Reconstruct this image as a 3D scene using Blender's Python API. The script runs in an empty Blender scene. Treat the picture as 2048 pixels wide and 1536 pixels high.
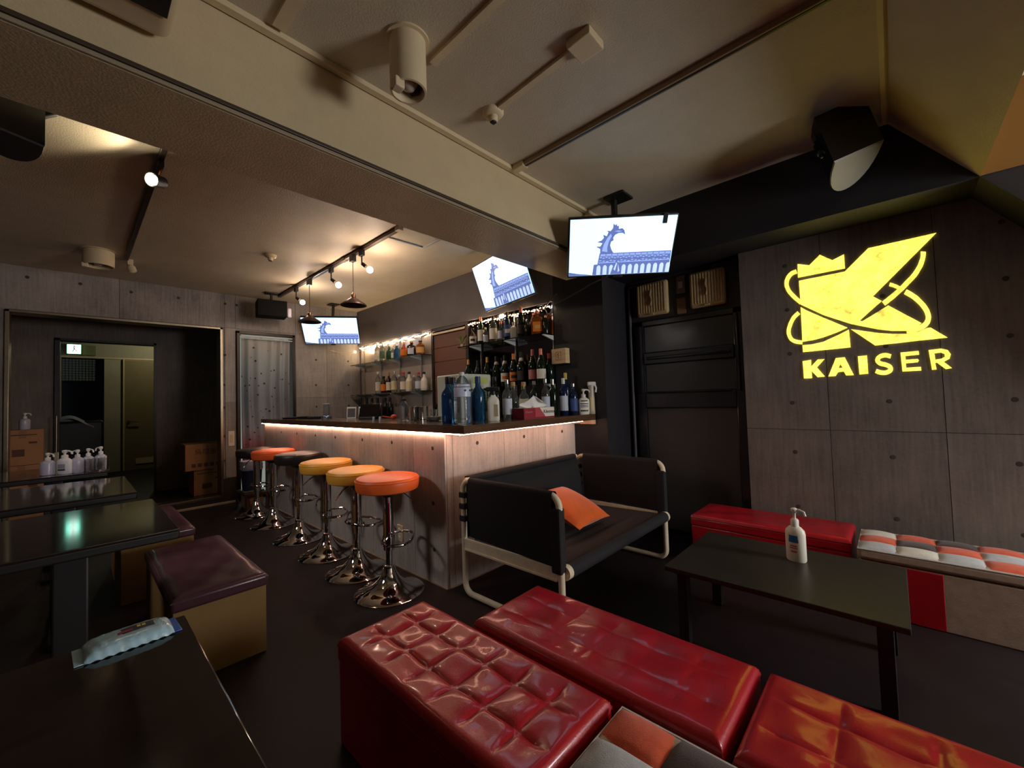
import bpy, bmesh, math, random
from mathutils import Vector, Matrix

random.seed(7)
SC = bpy.context.scene
COL = SC.collection
PI = math.pi

# ---------------------------------------------------------------- camera, world, exposure
cam_data = bpy.data.cameras.new('camera')
cam_data.sensor_fit = 'HORIZONTAL'
cam_data.sensor_width = 36.0
cam_data.lens = 14.37
cam_data.clip_start = 0.02
cam = bpy.data.objects.new('camera', cam_data)
COL.objects.link(cam)
_r = Vector((0.682101, -0.730548, -0.032218))
_u = Vector((-0.004150, -0.047925, 0.998842))
_f = Vector((0.731246, 0.681178, 0.035721))
_m = Matrix.Identity(4)
for i in range(3):
    _m[i][0] = _r[i]; _m[i][1] = _u[i]; _m[i][2] = -_f[i]
_m[0][3], _m[1][3], _m[2][3] = 0.0, 0.0, 1.125
cam.matrix_world = _m
SC.camera = cam

world = bpy.data.worlds.new('world')
SC.world = world
world.use_nodes = True
world.node_tree.nodes['Background'].inputs[0].default_value = (0.5, 0.5, 0.6, 1)
world.node_tree.nodes['Background'].inputs[1].default_value = 0.02

vs = SC.view_settings
vs.view_transform = 'Standard'
vs.look = 'None'
vs.gamma = 1.0
vs.use_curve_mapping = False
vs.exposure = 0.0
SC.cycles.use_denoising = True
SC.cycles.max_bounces = 7
SC.cycles.diffuse_bounces = 4
SC.cycles.glossy_bounces = 4
SC.cycles.transmission_bounces = 7
SC.cycles.adaptive_threshold = 0.035
SC.cycles.transparent_max_bounces = 12
SC.cycles.sample_clamp_indirect = 4.0
SC.cycles.caustics_refractive = False
SC.cycles.caustics_reflective = False

# strengths of the light sources, real ones and added fill
P_FILL = 222.0        # added fill globe, unseen behind the camera (W)
P_BULB = 7.0         # bare track bulbs above the bar
P_SPOT = 7.0         # track spotlight over the left tables
E_LED = 31.0         # strip under the counter lip
E_ROPE = 150.0        # rope light over the shelves
E_TV = 1.1
E_LOGO = 1.0  # self-lit plates standing for the projected logo
P_BARFILL = 92.0        # added fill spot, unseen on the left, aimed at the bar front
E_EXIT = 5.0

# ---------------------------------------------------------------- helpers
def srgb(c):
    c = c / 255.0
    return c / 12.92 if c <= 0.04045 else ((c + 0.055) / 1.055) ** 2.4
def S(r, g, b):
    return (srgb(r), srgb(g), srgb(b))

MATS = {}
def mat(name, col, rough=0.5, metal=0.0, var=0.0, vscale=6.0, bump=0.0, bscale=60.0,
        trans=0.0, ior=1.45, emit=None, estr=0.0, coat=0.0, spec=0.5, alpha=1.0, stretch=None, rvar=0.0, sheen=0.0):
    if name in MATS:
        return MATS[name]
    m = bpy.data.materials.new(name)
    m.use_nodes = True
    nt = m.node_tree
    b = nt.nodes['Principled BSDF']
    b.inputs['Base Color'].default_value = (*col, 1)
    b.inputs['Roughness'].default_value = rough
    b.inputs['Metallic'].default_value = metal
    b.inputs['IOR'].default_value = ior
    b.inputs['Transmission Weight'].default_value = trans
    b.inputs['Coat Weight'].default_value = coat
    b.inputs['Coat Roughness'].default_value = 0.12
    b.inputs['Specular IOR Level'].default_value = spec
    b.inputs['Sheen Weight'].default_value = sheen
    b.inputs['Alpha'].default_value = alpha
    if emit is not None:
        b.inputs['Emission Color'].default_value = (*emit, 1)
        b.inputs['Emission Strength'].default_value = estr
    if var or bump or rvar:
        tc = nt.nodes.new('ShaderNodeTexCoord')
        mp = nt.nodes.new('ShaderNodeMapping')
        if stretch:
            mp.inputs['Scale'].default_value = stretch
        nt.links.new(tc.outputs['Object'], mp.inputs['Vector'])
    if var or rvar:
        n = nt.nodes.new('ShaderNodeTexNoise')
        n.inputs['Scale'].default_value = vscale
        n.inputs['Detail'].default_value = 6
        n.inputs['Roughness'].default_value = 0.65
        nt.links.new(mp.outputs[0], n.inputs['Vector'])
    if var:
        r = nt.nodes.new('ShaderNodeValToRGB')
        r.color_ramp.elements[0].position = 0.3
        r.color_ramp.elements[1].position = 0.7
        r.color_ramp.elements[0].color = (*[c * (1 - var) for c in col], 1)
        r.color_ramp.elements[1].color = (*[min(1, c * (1 + var)) for c in col], 1)
        nt.links.new(n.outputs['Fac'], r.inputs[0])
        nt.links.new(r.outputs[0], b.inputs['Base Color'])
    if rvar:
        mr = nt.nodes.new('ShaderNodeMapRange')
        mr.inputs['To Min'].default_value = max(0.02, rough - rvar)
        mr.inputs['To Max'].default_value = min(1.0, rough + rvar)
        nt.links.new(n.outputs['Fac'], mr.inputs['Value'])
        nt.links.new(mr.outputs[0], b.inputs['Roughness'])
    if bump:
        n2 = nt.nodes.new('ShaderNodeTexNoise')
        n2.inputs['Scale'].default_value = bscale
        n2.inputs['Detail'].default_value = 4
        bp = nt.nodes.new('ShaderNodeBump')
        bp.inputs['Strength'].default_value = bump
        bp.inputs['Distance'].default_value = 0.01
        nt.links.new(mp.outputs[0], n2.inputs['Vector'])
        nt.links.new(n2.outputs['Fac'], bp.inputs['Height'])
        nt.links.new(bp.outputs[0], b.inputs['Normal'])
    MATS[name] = m
    return m

def concrete(name, col, amount=0.35, rough=0.75):
    """board-marked cast concrete: blotches, vertical grain, a tone of its own for every panel"""
    if name in MATS:
        return MATS[name]
    m = bpy.data.materials.new(name)
    m.use_nodes = True
    nt = m.node_tree; N = nt.nodes; L = nt.links
    b = N['Principled BSDF']
    b.inputs['Roughness'].default_value = rough
    b.inputs['Specular IOR Level'].default_value = 0.35
    tc = N.new('ShaderNodeTexCoord')
    geo = N.new('ShaderNodeNewGeometry')
    def noise(scale, det, vec):
        n = N.new('ShaderNodeTexNoise'); n.inputs['Scale'].default_value = scale
        n.inputs['Detail'].default_value = det; n.inputs['Roughness'].default_value = 0.6
        L.new(vec, n.inputs['Vector']); return n.outputs['Fac']
    mp = N.new('ShaderNodeMapping'); mp.inputs['Scale'].default_value = (14, 14, 0.9)
    L.new(geo.outputs['Position'], mp.inputs['Vector'])
    big = noise(2.2, 5, geo.outputs['Position'])
    grain = noise(4.0, 6, mp.outputs[0])
    fine = noise(60, 3, geo.outputs['Position'])
    oi = N.new('ShaderNodeObjectInfo')
    def math_(op, a, c):
        k = N.new('ShaderNodeMath'); k.operation = op
        for i, v in enumerate((a, c)):
            if isinstance(v, (int, float)): k.inputs[i].default_value = v
            else: L.new(v, k.inputs[i])
        return k.outputs[0]
    f = math_('ADD', math_('MULTIPLY', big, 0.9), math_('MULTIPLY', grain, 0.7))
    f = math_('ADD', f, math_('MULTIPLY', fine, 0.3))
    f = math_('ADD', f, math_('MULTIPLY', oi.outputs['Random'], 0.35))
    f = math_('SUBTRACT', f, 0.62)
    r = N.new('ShaderNodeValToRGB')
    r.color_ramp.elements[0].position = 0.1; r.color_ramp.elements[1].position = 0.9
    r.color_ramp.elements[0].color = (*[c * (1 - amount) for c in col], 1)
    r.color_ramp.elements[1].color = (*[c * (1 + amount) for c in col], 1)
    L.new(f, r.inputs[0]); L.new(r.outputs[0], b.inputs['Base Color'])
    bp = N.new('ShaderNodeBump'); bp.inputs['Strength'].default_value = 0.25; bp.inputs['Distance'].default_value = 0.004
    L.new(math_('ADD', grain, math_('MULTIPLY', fine, 0.5)), bp.inputs['Height'])
    L.new(bp.outputs[0], b.inputs['Normal'])
    MATS[name] = m
    return m

class MB:
    """collects shapes for one mesh"""
    def __init__(self):
        self.v = []; self.f = []; self.s = []
    def add(self, vs, fs, smooth=False):
        o = len(self.v)
        self.v += [tuple(p) for p in vs]
        self.f += [tuple(i + o for i in f) for f in fs]
        self.s += [smooth] * len(fs)
        return self
    def box(self, x0, x1, y0, y1, z0, z1):
        v = [(x0,y0,z0),(x1,y0,z0),(x1,y1,z0),(x0,y1,z0),(x0,y0,z1),(x1,y0,z1),(x1,y1,z1),(x0,y1,z1)]
        return self.add(v, [(0,3,2,1),(4,5,6,7),(0,1,5,4),(1,2,6,5),(2,3,7,6),(3,0,4,7)])
    def rbox(self, x0, x1, y0, y1, z0, z1, r=0.01, seg=2):
        bm = bmesh.new(); bmesh.ops.create_cube(bm, size=1)
        for p in bm.verts:
            p.co = Vector(((x0+x1)/2 + p.co.x*(x1-x0), (y0+y1)/2 + p.co.y*(y1-y0), (z0+z1)/2 + p.co.z*(z1-z0)))
        r = min(r, 0.49*min(abs(x1-x0), abs(y1-y0), abs(z1-z0)))
        bmesh.ops.bevel(bm, geom=bm.edges[:], offset=r, segments=seg, profile=0.5, affect='EDGES')
        bm.verts.index_update()
        bm.normal_update()
        o = len(self.f)
        self.add([p.co[:] for p in bm.verts], [[q.index for q in f.verts] for f in bm.faces], True)
        for k, f in enumerate(bm.faces):
            if max(abs(c) for c in f.normal) > 0.999: self.s[o+k] = False
        bm.free(); return self
    def prism(self, poly, axis, a, b):
        """poly of 2-D points; axis 0: (y,z), 1: (x,z), 2: (x,y)"""
        def P(p, t):
            return ((t, p[0], p[1]), (p[0], t, p[1]), (p[0], p[1], t))[axis]
        n = len(poly)
        v = [P(p, a) for p in poly] + [P(p, b) for p in poly]
        f = [tuple(range(n)), tuple(range(2*n-1, n-1, -1))]
        f += [(i, i+n, (i+1) % n + n, (i+1) % n) for i in range(n)]
        return self.add(v, f)
    def lathe(self, prof, c=(0,0,0), n=18, sq=0.0, axis=None, smooth=True, ax=1.0, ay=1.0):
        """prof: (radius, height) list, spun round z (or the given axis) at c; sq > 0 squares the section"""
        v = []; f = []
        for r, h in prof:
            for k in range(n):
                t = 2*PI*k/n + (PI/n if sq else 0)
                cx, sy = math.cos(t), math.sin(t)
                if sq:
                    e = 2 + 6*sq
                    q = (abs(cx)**e + abs(sy)**e) ** (-1/e)
                    cx *= q; sy *= q
                v.append(Vector((r*cx*ax, r*sy*ay, h)))
        m = len(prof)
        for i in range(m-1):
            for k in range(n):
                a = i*n+k; b = i*n+(k+1) % n
                f.append((a, b, b+n, a+n))
        f.append(tuple(range(n-1, -1, -1))); f.append(tuple(range((m-1)*n, m*n)))
        if axis is not None:
            q = Vector((0,0,1)).rotation_difference(Vector(axis).normalized())
            v = [q @ p for p in v]
        c = Vector(c)
        return self.add([p + c for p in v], f, smooth)
    def cyl(self, p0, p1, r, n=12, r2=None):
        p0 = Vector(p0); p1 = Vector(p1)
        return self.lathe([(r, 0), (r if r2 is None else r2, (p1-p0).length)], p0, n, axis=p1-p0)
    def sphere(self, c, r, n=12, m=8, sz=1.0):
        return self.lathe([(max(1e-4, r*math.sin(PI*i/m)), -r*sz*math.cos(PI*i/m)) for i in range(m+1)], c, n)
    def tube(self, pts, r, n=8, closed=False, flat=1.0):
        pts = [Vector(p) for p in pts]; m = len(pts); v = []; f = []
        up = None
        for i, p in enumerate(pts):
            if closed: t = pts[(i+1) % m] - pts[i-1]
            else: t = pts[min(i+1, m-1)] - pts[max(i-1, 0)]
            t.normalize()
            if up is None:
                up = Vector((0,0,1)) if abs(t.z) < 0.9 else Vector((1,0,0))
            s = t.cross(up)
            if s.length < 1e-4: s = t.cross(Vector((0.3,1,0.2)))
            s.normalize(); up = s.cross(t).normalized()
            for k in range(n):
                a = 2*PI*k/n
                v.append(p + s*(math.cos(a)*r*flat) + up*(math.sin(a)*r))
        for i in range(m if closed else m-1):
            for k in range(n):
                a = i*n+k; b = i*n+(k+1) % n
                f.append((a, b, (b+n) % (m*n), (a+n) % (m*n)))
        if not closed:
            f.append(tuple(range(n-1, -1, -1))); f.append(tuple(range((m-1)*n, m*n)))
        return self.add(v, f, True)
    def grid(self, fn, nu, nv, smooth=True, closed=False):
        v = [fn(i/nu, j/nv) for j in range(nv+1) for i in range(nu+1)]
        f = [(j*(nu+1)+i, j*(nu+1)+i+1, (j+1)*(nu+1)+i+1, (j+1)*(nu+1)+i) for j in range(nv) for i in range(nu)]
        return self.add(v, f, smooth)
    def tr(self, M):
        self.v = [tuple(M @ Vector(p)) for p in self.v]; return self
    def build(self, name, m, parent=None, kind=None, label=None):
        me = bpy.data.meshes.new(name)
        me.from_pydata(self.v, [], self.f)
        me.polygons.foreach_set('use_smooth', self.s)
        bm = bmesh.new(); bm.from_mesh(me); bmesh.ops.recalc_face_normals(bm, faces=bm.faces[:]); bm.to_mesh(me); bm.free()
        if any(self.s) and hasattr(me, 'set_sharp_from_angle'):
            me.set_sharp_from_angle(angle=math.radians(42))
            me.polygons.foreach_set('use_smooth', self.s)
        me.materials.append(m)
        o = bpy.data.objects.new(name, me)
        COL.objects.link(o)
        if parent is not None: o.parent = parent
        if kind: o['kind'] = kind
        if label: o['label'] = label
        return o

def tag(o, label, cat, group=None):
    o['label'] = label; o['category'] = cat
    if group: o['group'] = group
    return o
def thing(name, label, cat, loc=(0,0,0), rz=0.0, group=None):
    o = bpy.data.objects.new(name, None)
    o.empty_display_size = 0.05
    COL.objects.link(o); o.location = loc; o.rotation_euler = (0, 0, rz)
    return tag(o, label, cat, group)
def struct(name, mb, m, label=None):
    o = mb.build(name, m); o['kind'] = 'structure'
    if label: o['label'] = label
    return o
def share(src, name, parent, loc):
    o = bpy.data.objects.new(name, src.data); COL.objects.link(o); o.parent = parent; o.location = loc
    return o
def text_part(s, size, m, parent, M, name='lettering', extr=0.0004):
    cu = bpy.data.curves.new(name, 'FONT'); cu.body = s; cu.size = size; cu.extrude = extr
    cu.align_x = 'CENTER'; cu.align_y = 'CENTER'
    t = bpy.data.objects.new(name, cu); COL.objects.link(t)
    dg = bpy.context.evaluated_depsgraph_get()
    me = bpy.data.meshes.new_from_object(t.evaluated_get(dg))
    bpy.data.objects.remove(t)
    me.transform(M)
    me.materials.clear(); me.materials.append(m)
    o = bpy.data.objects.new(name, me); COL.objects.link(o); o.parent = parent
    return o
def frame(origin, xdir, ydir):
    """4x4 with local x = xdir, y = ydir, z = their cross product"""
    x = Vector(xdir).normalized(); y = Vector(ydir); y = (y - x*y.dot(x)).normalized(); z = x.cross(y)
    M = Matrix.Identity(4)
    for i in range(3):
        M[i][0] = x[i]; M[i][1] = y[i]; M[i][2] = z[i]; M[i][3] = origin[i]
    return M
ORD = ['first','second','third','fourth','fifth','sixth','seventh','eighth','ninth','tenth','eleventh','twelfth','thirteenth','fourteenth']

# ---------------------------------------------------------------- materials
m_ceil = mat('ceiling_paint', S(198,186,164), 0.55, var=0.08, vscale=3, bump=0.25, bscale=140)
m_beam = mat('beam_paint', S(200,182,146), 0.42, var=0.08, vscale=4, bump=0.2, bscale=120)
m_dark = mat('black_wall_paint', S(34,33,38), 0.6, var=0.15, vscale=3, bump=0.15, bscale=200)
m_bulk = mat('bulkhead_grey_paint', S(94,89,92), 0.6, var=0.12, vscale=4, bump=0.1)
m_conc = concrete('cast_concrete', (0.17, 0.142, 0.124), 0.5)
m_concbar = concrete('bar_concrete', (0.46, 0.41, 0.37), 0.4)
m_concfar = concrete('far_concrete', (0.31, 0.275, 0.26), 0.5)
m_hole = mat('form_tie_plug', S(70,60,54), 0.85)
m_floor = mat('dark_floor', S(34,26,28), 0.52, spec=0.3, var=0.25, vscale=2.5, rvar=0.12, bump=0.05, bscale=80)
m_brass = mat('brass_frame', S(150,138,118), 0.34, 1.0, var=0.15)
m_black = mat('black_plastic', S(24,24,26), 0.45)
m_blackg = mat('black_gloss', S(14,14,17), 0.18, coat=0.4)
m_chrome = mat('chrome', S(215,215,218), 0.06, 1.0)
m_steel = mat('brushed_steel', S(190,188,184), 0.3, 1.0)
m_cream = mat('cream_plastic', S(212,194,158), 0.5, var=0.06)
m_white = mat('white_plastic', S(226,224,218), 0.4)
m_wenamel = mat('white_enamel_tube', S(222,212,186), 0.38, var=0.1, vscale=18)
m_red = mat('red_leather', S(172,18,34), 0.36, var=0.14, vscale=5, bump=0.10, bscale=220, coat=0.45)
m_redseam = mat('red_seam', S(120,12,20), 0.5)
m_purple = mat('brown_leather', S(72,44,54), 0.3, var=0.12, vscale=6, bump=0.08, bscale=200, coat=0.2)
m_box = mat('tan_board', S(128,98,52), 0.6, var=0.08)
m_table = mat('dark_table_lacquer', S(36,28,26), 0.085, var=0.3, vscale=3, stretch=(1,14,1), coat=0.15)
m_table2 = mat('black_table_laminate', S(46,42,36), 0.36, var=0.15, vscale=10)
m_tleg = mat('black_table_steel', S(24,23,23), 0.5)
m_canvas = mat('black_canvas', S(30,29,33), 0.85, var=0.15, vscale=30, bump=0.2, bscale=350)
m_counter = mat('counter_walnut', S(92,68,48), 0.2, var=0.3, vscale=3, stretch=(2,2,30), coat=0.4)
m_orange = mat('orange_velvet', S(232,98,20), 0.7, var=0.12, vscale=8, sheen=0.3)

# ================================================================= THE ROOM
ZC = 2.5
struct('floor', MB().box(-2.7, 3.4, -3.0, 6.0, -0.06, 0.0), m_floor)
struct('ceiling', MB().box(-2.7, 3.4, -3.0, 6.0, ZC, ZC + 0.08), m_ceil)
struct('wall_left', MB().box(-2.8, -2.7, -3.0, 6.0, 0, ZC), m_conc)
struct('wall_back', MB().box(-2.7, 3.3, -3.1, -3.0, 0, ZC), m_conc)
struct('ceiling_beam', MB().box(-2.7, 2.904, 1.62, 2.02, 2.132, ZC), m_beam, 'cream painted beam crossing the ceiling')
struct('ceiling_slope', MB().prism([(-0.044, ZC), (-0.346, 2.098), (-0.346, ZC)], 0, -2.7, 2.904), m_beam, 'sloping cream ceiling panel')

# right hand wall with the projected logo
wr = struct('wall_right', MB().box(3.21, 3.32, -3.0, 0.755, 0, 2.5), m_conc)
joints_y = [0.758, 0.298, -0.197, -0.692, -1.2]
joints_z = [0.0, 0.866, 2.098]
for a in range(4):
    for b in range(2):
        MB().box(3.2, 3.212, joints_y[a+1] + 0.0015, joints_y[a] - 0.0015, joints_z[b] + 0.0015, joints_z[b+1] - 0.0015)\
            .build('concrete_panel', m_conc, wr)
h0 = None
for y in (0.485, 0.02, -0.44):
    for z in (0.37, 0.72, 1.04, 1.36, 1.65, 1.94):
        if h0 is None:
            h0 = MB().lathe([(0.012, 0), (0.0125, 0.001), (0.010, 0.0015), (0.004, 0.0015)], (0,0,0), 14, axis=(-1,0,0)).build('form_tie_hole', m_hole, wr)
            h0.location = (3.2, y, z)
        else:
            share(h0, 'form_tie_hole', wr, (3.2, y, z))
struct('wall_right_soffit', MB().prism([(1.679, 2.098), (1.679, ZC), (-2.3, ZC), (-2.3, 0.0), (-1.93, 0.0), (-0.346, 2.098)], 0, 2.904, 3.2), m_dark,
       'black box soffit over the logo wall')
struct('trim_5', MB().prism([(-0.348, 2.10), (-0.348, ZC), (-2.2, ZC), (-2.2, 2.10)], 0, 2.898, 2.9035), mat('ochre_board', S(128,90,38), 0.6), 'ochre board beyond the sloping panel')
struct('wall_recess_soffit', MB().box(3.2, 3.36, 0.755, 1.679, 2.098, ZC), m_dark)

# dark pier and the bar's back wall
struct('wall_pier', MB().box(2.904, 3.34, 1.679, 2.172, 0, ZC), m_dark, 'black painted pier beside the bar shelves')
wb = struct('wall_bar', MB().box(2.935, 3.1, 2.172, 5.84, 0, 1.98), m_bulk)
struct('wall_bar_bulkhead', MB().box(2.904, 3.1, 2.172, 5.84, 1.98, ZC), m_bulk, 'grey bulkhead above the bar shelves')

# recess with the service door
struct('wall_recess', MB().box(3.32, 3.36, 0.70, 1.679, 0, 2.4), m_dark)
m_doorpanel = mat('door_dark_panel', S(62,60,60), 0.55, var=0.1)
m_doorglass = mat('door_smoked_glass', S(66,68,66), 0.25, coat=0.3)
m_doorrail = mat('door_black_rail', S(34,35,40), 0.3, coat=0.4)
d = thing('door_1', 'black service door with two smoked panes beside the logo wall', 'door', (3.3, 1.18, 0))
del d['category']; d['kind'] = 'structure'
def dl(name, y0, y1, z0, z1, x0, x1, m):
    o = MB().rbox(x0-3.3, x1-3.3, y0-1.18, y1-1.18, z0, z1, 0.006).build(name, m, d); return o
dl('stile', 0.775, 0.835, 0.0, 1.74, 3.285, 3.318, m_doorrail)
dl('stile', 1.525, 1.60, 0.0, 1.74, 3.285, 3.318, m_doorrail)
dl('kick_panel', 0.835, 1.525, 0.03, 1.01, 3.298, 3.318, m_doorpanel)
dl('rail', 0.835, 1.525, 1.01, 1.14, 3.28, 3.318, m_doorrail)
dl('pane', 0.835, 1.525, 1.14, 1.375, 3.30, 3.316, m_doorglass)
dl('rail', 0.835, 1.525, 1.375, 1.47, 3.275, 3.318, m_doorrail)
dl('pane', 0.835, 1.525, 1.47, 1.695, 3.30, 3.316, m_doorglass)
dl('rail', 0.775, 1.60, 1.695, 1.74, 3.285, 3.318, m_doorrail)
dl('pull_rail', 0.86, 1.50, 1.41, 1.435, 3.262, 3.276, m_blackg)
dl('pull_rail', 0.86, 1.50, 1.128, 1.142, 3.268, 3.281, m_blackg)
dl('side_track', 1.535, 1.555, 1.13, 1.70, 3.268, 3.286, m_doorrail)
dl('side_track', 0.80, 0.815, 1.13, 1.70, 3.268, 3.286, m_doorrail)
dl('transom', 0.765, 1.66, 1.74, 2.098, 3.305, 3.318, m_doorpanel)
tag(MB().cyl((3.29, 1.642, 0), (3.29, 1.642, 2.04), 0.014, 10).tube([(3.29,1.642,2.03),(3.29,1.635,2.05),(3.295,1.60,2.055),(3.31,1.57,2.06)], 0.012).build('wall_conduit', mat('grey_conduit', S(84,82,88), 0.5)),
    'grey vertical conduit pipe left of the black service door', 'conduit')

# far wall with the wide opening and the curtained doorway
YF = 5.84
wf = struct('wall_far', MB().box(-2.7, -0.43, YF+0.01, YF+0.16, 0, ZC).box(-0.43, 1.2, YF+0.01, YF+0.16, 2.08, ZC).box(1.2, 1.35, YF+0.01, YF+0.16, 0, ZC)
            .box(1.35, 2.015, YF+0.01, YF+0.16, 2.06, ZC).box(2.015, 2.935, YF+0.01, YF+0.16, 0, ZC).box(-0.43, 1.2, YF+0.01, YF+0.16, 0, 0.075), m_concfar)
def fp(x0, x1, z0, z1):
    MB().box(x0+.0015, x1-.0015, YF, YF+0.012, z0+.0015, z1-.0015).build('concrete_panel', m_concfar, wf)
for x0, x1 in ((-2.2,-1.3),(-1.3,-0.46)):
    for z0, z1 in ((0.0,0.29),(0.29,1.19),(1.19,2.09),(2.09,2.5)): fp(x0,x1,z0,z1)
for x0, x1 in ((-0.46,0.32),(0.32,1.235)): fp(x0, x1, 2.09, 2.5)
for z0, z1 in ((0.29,1.19),(1.19,2.09),(2.09,2.5)): fp(1.235, 1.345, z0, z1)
fp(1.345, 2.03, 2.09, 2.5)
for x0, x1 in ((2.03,2.44),(2.44,2.90)):
    for z0, z1 in ((0.0,0.85),(0.85,1.23),(1.23,2.09),(2.09,2.5)): fp(x0,x1,z0,z1)
fh = None
for p in [(1.236,1.76),(1.224,1.4),(1.222,1.13),(1.22,0.79),(1.22,0.5),(2.293,1.75),(2.288,1.40),(2.75,1.75),(2.75,1.4),(2.75,1.1),(2.29,1.1),
          (0.04,2.4),(0.41,2.38),(0.8,2.38),(1.24,2.38),(1.36,2.38),(-0.3,2.4),(2.29,2.3),(1.8,2.35)]:
    if fh is None:
        fh = MB().lathe([(0.014, 0), (0.0145, 0.001), (0.012, 0.0015), (0.004, 0.0015)], (0,0,0), 12, axis=(0,-1,0)).build('form_tie_hole', m_hole, wf)
        fh.location = (p[0], YF, p[1])
    else:
        share(fh, 'form_tie_hole', wf, (p[0], YF, p[1]))
tr = thing('trim_1', 'brass edged frame round the wide opening', 'trim', (0.385, YF, 0)); del tr['category']; tr['kind'] = 'structure'
for x0, x1, z0, z1 in ((-0.815,-0.785,0.075,2.085),(0.80,0.83,0.0,2.085),(-0.815,0.83,2.06,2.085),(-0.815,0.83,0.075,0.10)):
    MB().rbox(x0, x1, -0.012, 0.17, z0, z1, 0.004).build('frame_bar', m_brass, tr)
m_skirt = mat('dark_skirting', S(50,42,38), 0.5)
struct('baseboard_far', MB().box(1.21, 1.35, YF-0.012, YF, 0.0, 0.285).box(-2.7, 1.21, YF-0.03, YF, 0, 0.075), m_skirt)
struct('trim_2', MB().box(-2.7, 1.35, YF-0.05, YF-0.03, 0.0, 0.022), mat('pale_floor_strip', S(196,182,160), 0.5))

# curtained doorway
m_frame = mat('dark_bronze_frame', S(48,38,34), 0.4, 0.4)
cd = thing('window_1', 'curtained doorway with a dark bronze frame', 'window', (1.68, YF, 0)); del cd['category']; cd['kind'] = 'structure'
MB().rbox(-0.33, -0.295, -0.03, 0.15, 0, 2.06, 0.004).build('jamb', m_frame, cd)
MB().rbox(0.30, 0.335, -0.03, 0.15, 0, 2.06, 0.004).build('jamb', m_frame, cd)
MB().rbox(-0.33, 0.335, -0.03, 0.15, 2.03, 2.065, 0.004).build('lintel', m_frame, cd)
MB().rbox(-0.295, 0.30, -0.01, 0.14, 0, 0.03, 0.004).build('sill', m_frame, cd)
MB().box(-0.295, 0.30, 0.12, 0.13, 0.03, 2.03).build('pane', mat('frosted_lit_pane', S(200,210,205), 0.6, emit=(0.8,0.95,0.85), estr=0.22), cd)
m_rail = mat('curtain_rail_white', S(230,232,230), 0.35)
cr = tag(MB().rbox(1.39, 1.985, YF-0.028, YF-0.008, 2.005, 2.018, 0.004).rbox(1.39, 1.985, YF-0.028, YF-0.008, 1.975, 1.985, 0.003).build('curtain_rail', m_rail),
         'slim white double curtain rail at the top of the doorway', 'curtain rail')
mcur = mat('lace_curtain', S(186,186,190), 0.8)
nt = mcur.node_tree; N = nt.nodes; L = nt.links; b = N['Principled BSDF']
geo = N.new('ShaderNodeNewGeometry'); sep = N.new('ShaderNodeSeparateXYZ'); L.new(geo.outputs['Position'], sep.inputs[0])
rmp = N.new('ShaderNodeValToRGB'); mr = N.new('ShaderNodeMapRange')
mr.inputs['From Min'].default_value = 0.45; mr.inputs['From Max'].default_value = 2.0
L.new(sep.outputs['Z'], mr.inputs['Value']); L.new(mr.outputs[0], rmp.inputs[0])
rmp.color_ramp.elements[0].color = (*S(150,70,84), 1); rmp.color_ramp.elements[1].color = (*S(196,186,178), 1)
for pos, c in ((0.12, S(178,110,116)), (0.26, S(176,166,172)), (0.5, S(150,150,160)), (0.8, S(176,176,176))):  # darker middle, lighter top: backlit look put into the cloth colour
    e = rmp.color_ramp.elements.new(pos); e.color = (*c, 1)
vo = N.new('ShaderNodeTexVoronoi'); vo.inputs['Scale'].default_value = 13
gt = N.new('ShaderNodeMath'); gt.operation = 'LESS_THAN'; gt.inputs[1].default_value = 0.17; L.new(vo.outputs['Distance'], gt.inputs[0])
mx = N.new('ShaderNodeMix'); mx.data_type = 'RGBA'; mx.inputs['B'].default_value = (*S(84,66,72), 1)
L.new(geo.outputs['Position'], vo.inputs['Vector'])
L.new(gt.outputs[0], mx.inputs['Factor']); L.new(rmp.outputs[0], mx.inputs['A']); L.new(mx.outputs['Result'], b.inputs['Base Color'])
tl = N.new('ShaderNodeBsdfTranslucent'); L.new(mx.outputs['Result'], tl.inputs['Color'])
ms = N.new('ShaderNodeMixShader'); ms.inputs[0].default_value = 0.3
L.new(b.outputs[0], ms.inputs[1]); L.new(tl.outputs[0], ms.inputs[2]); L.new(ms.outputs[0], N['Material Output'].inputs[0])
def cfn(u, v):
    z = 2.0 - v*1.55
    x = 1.41 + u*(0.555 - 0.02*math.sin(v*3))
    return (x, YF + 0.03 + 0.034*math.sin(u*2*PI*4.6 + 0.7*math.sin(v*4)) * (0.35 + 0.65*v) + 0.009*math.sin(u*37), z)
tag(MB().grid(cfn, 110, 24).build('curtain', mcur), 'grey patterned curtain with dark dots and a rosy hem in the doorway', 'curtain')

# vestibule and corridor behind the opening
struct('floor_vestibule', MB().box(-1.6, 1.6, 6.0, 10.2, -0.02, 0.075), m_floor)
struct('ceiling_vestibule', MB().box(-1.6, 1.6, 6.0, 10.2, 2.42, 2.5), m_dark)
struct('wall_vestibule_left', MB().box(-1.6, -1.5, 6.0, 10.2, 0, 2.5), m_conc)
struct('wall_vestibule_right', MB().box(1.5, 1.6, 6.0, 10.2, 0, 2.5), m_conc)
wv = struct('wall_vestibule', MB().box(-1.5, -0.11, 7.0, 7.12, 0, 2.5).box(-0.11, 0.72, 7.0, 7.12, 1.97, 2.5).box(0.72, 1.5, 7.0, 7.12, 0, 2.5), m_conc)
tr3 = thing('trim_3', 'black frame of the corridor doorway', 'trim', (0.305, 7.0, 0)); del tr3['category']; tr3['kind'] = 'structure'
MB().box(-0.455, -0.415, -0.03, 0.13, 0.075, 1.99).build('jamb', m_black, tr3)
MB().box(0.40, 0.425, -0.03, -0.005, 0.075, 1.99).build('jamb', m_black, tr3)
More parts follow.
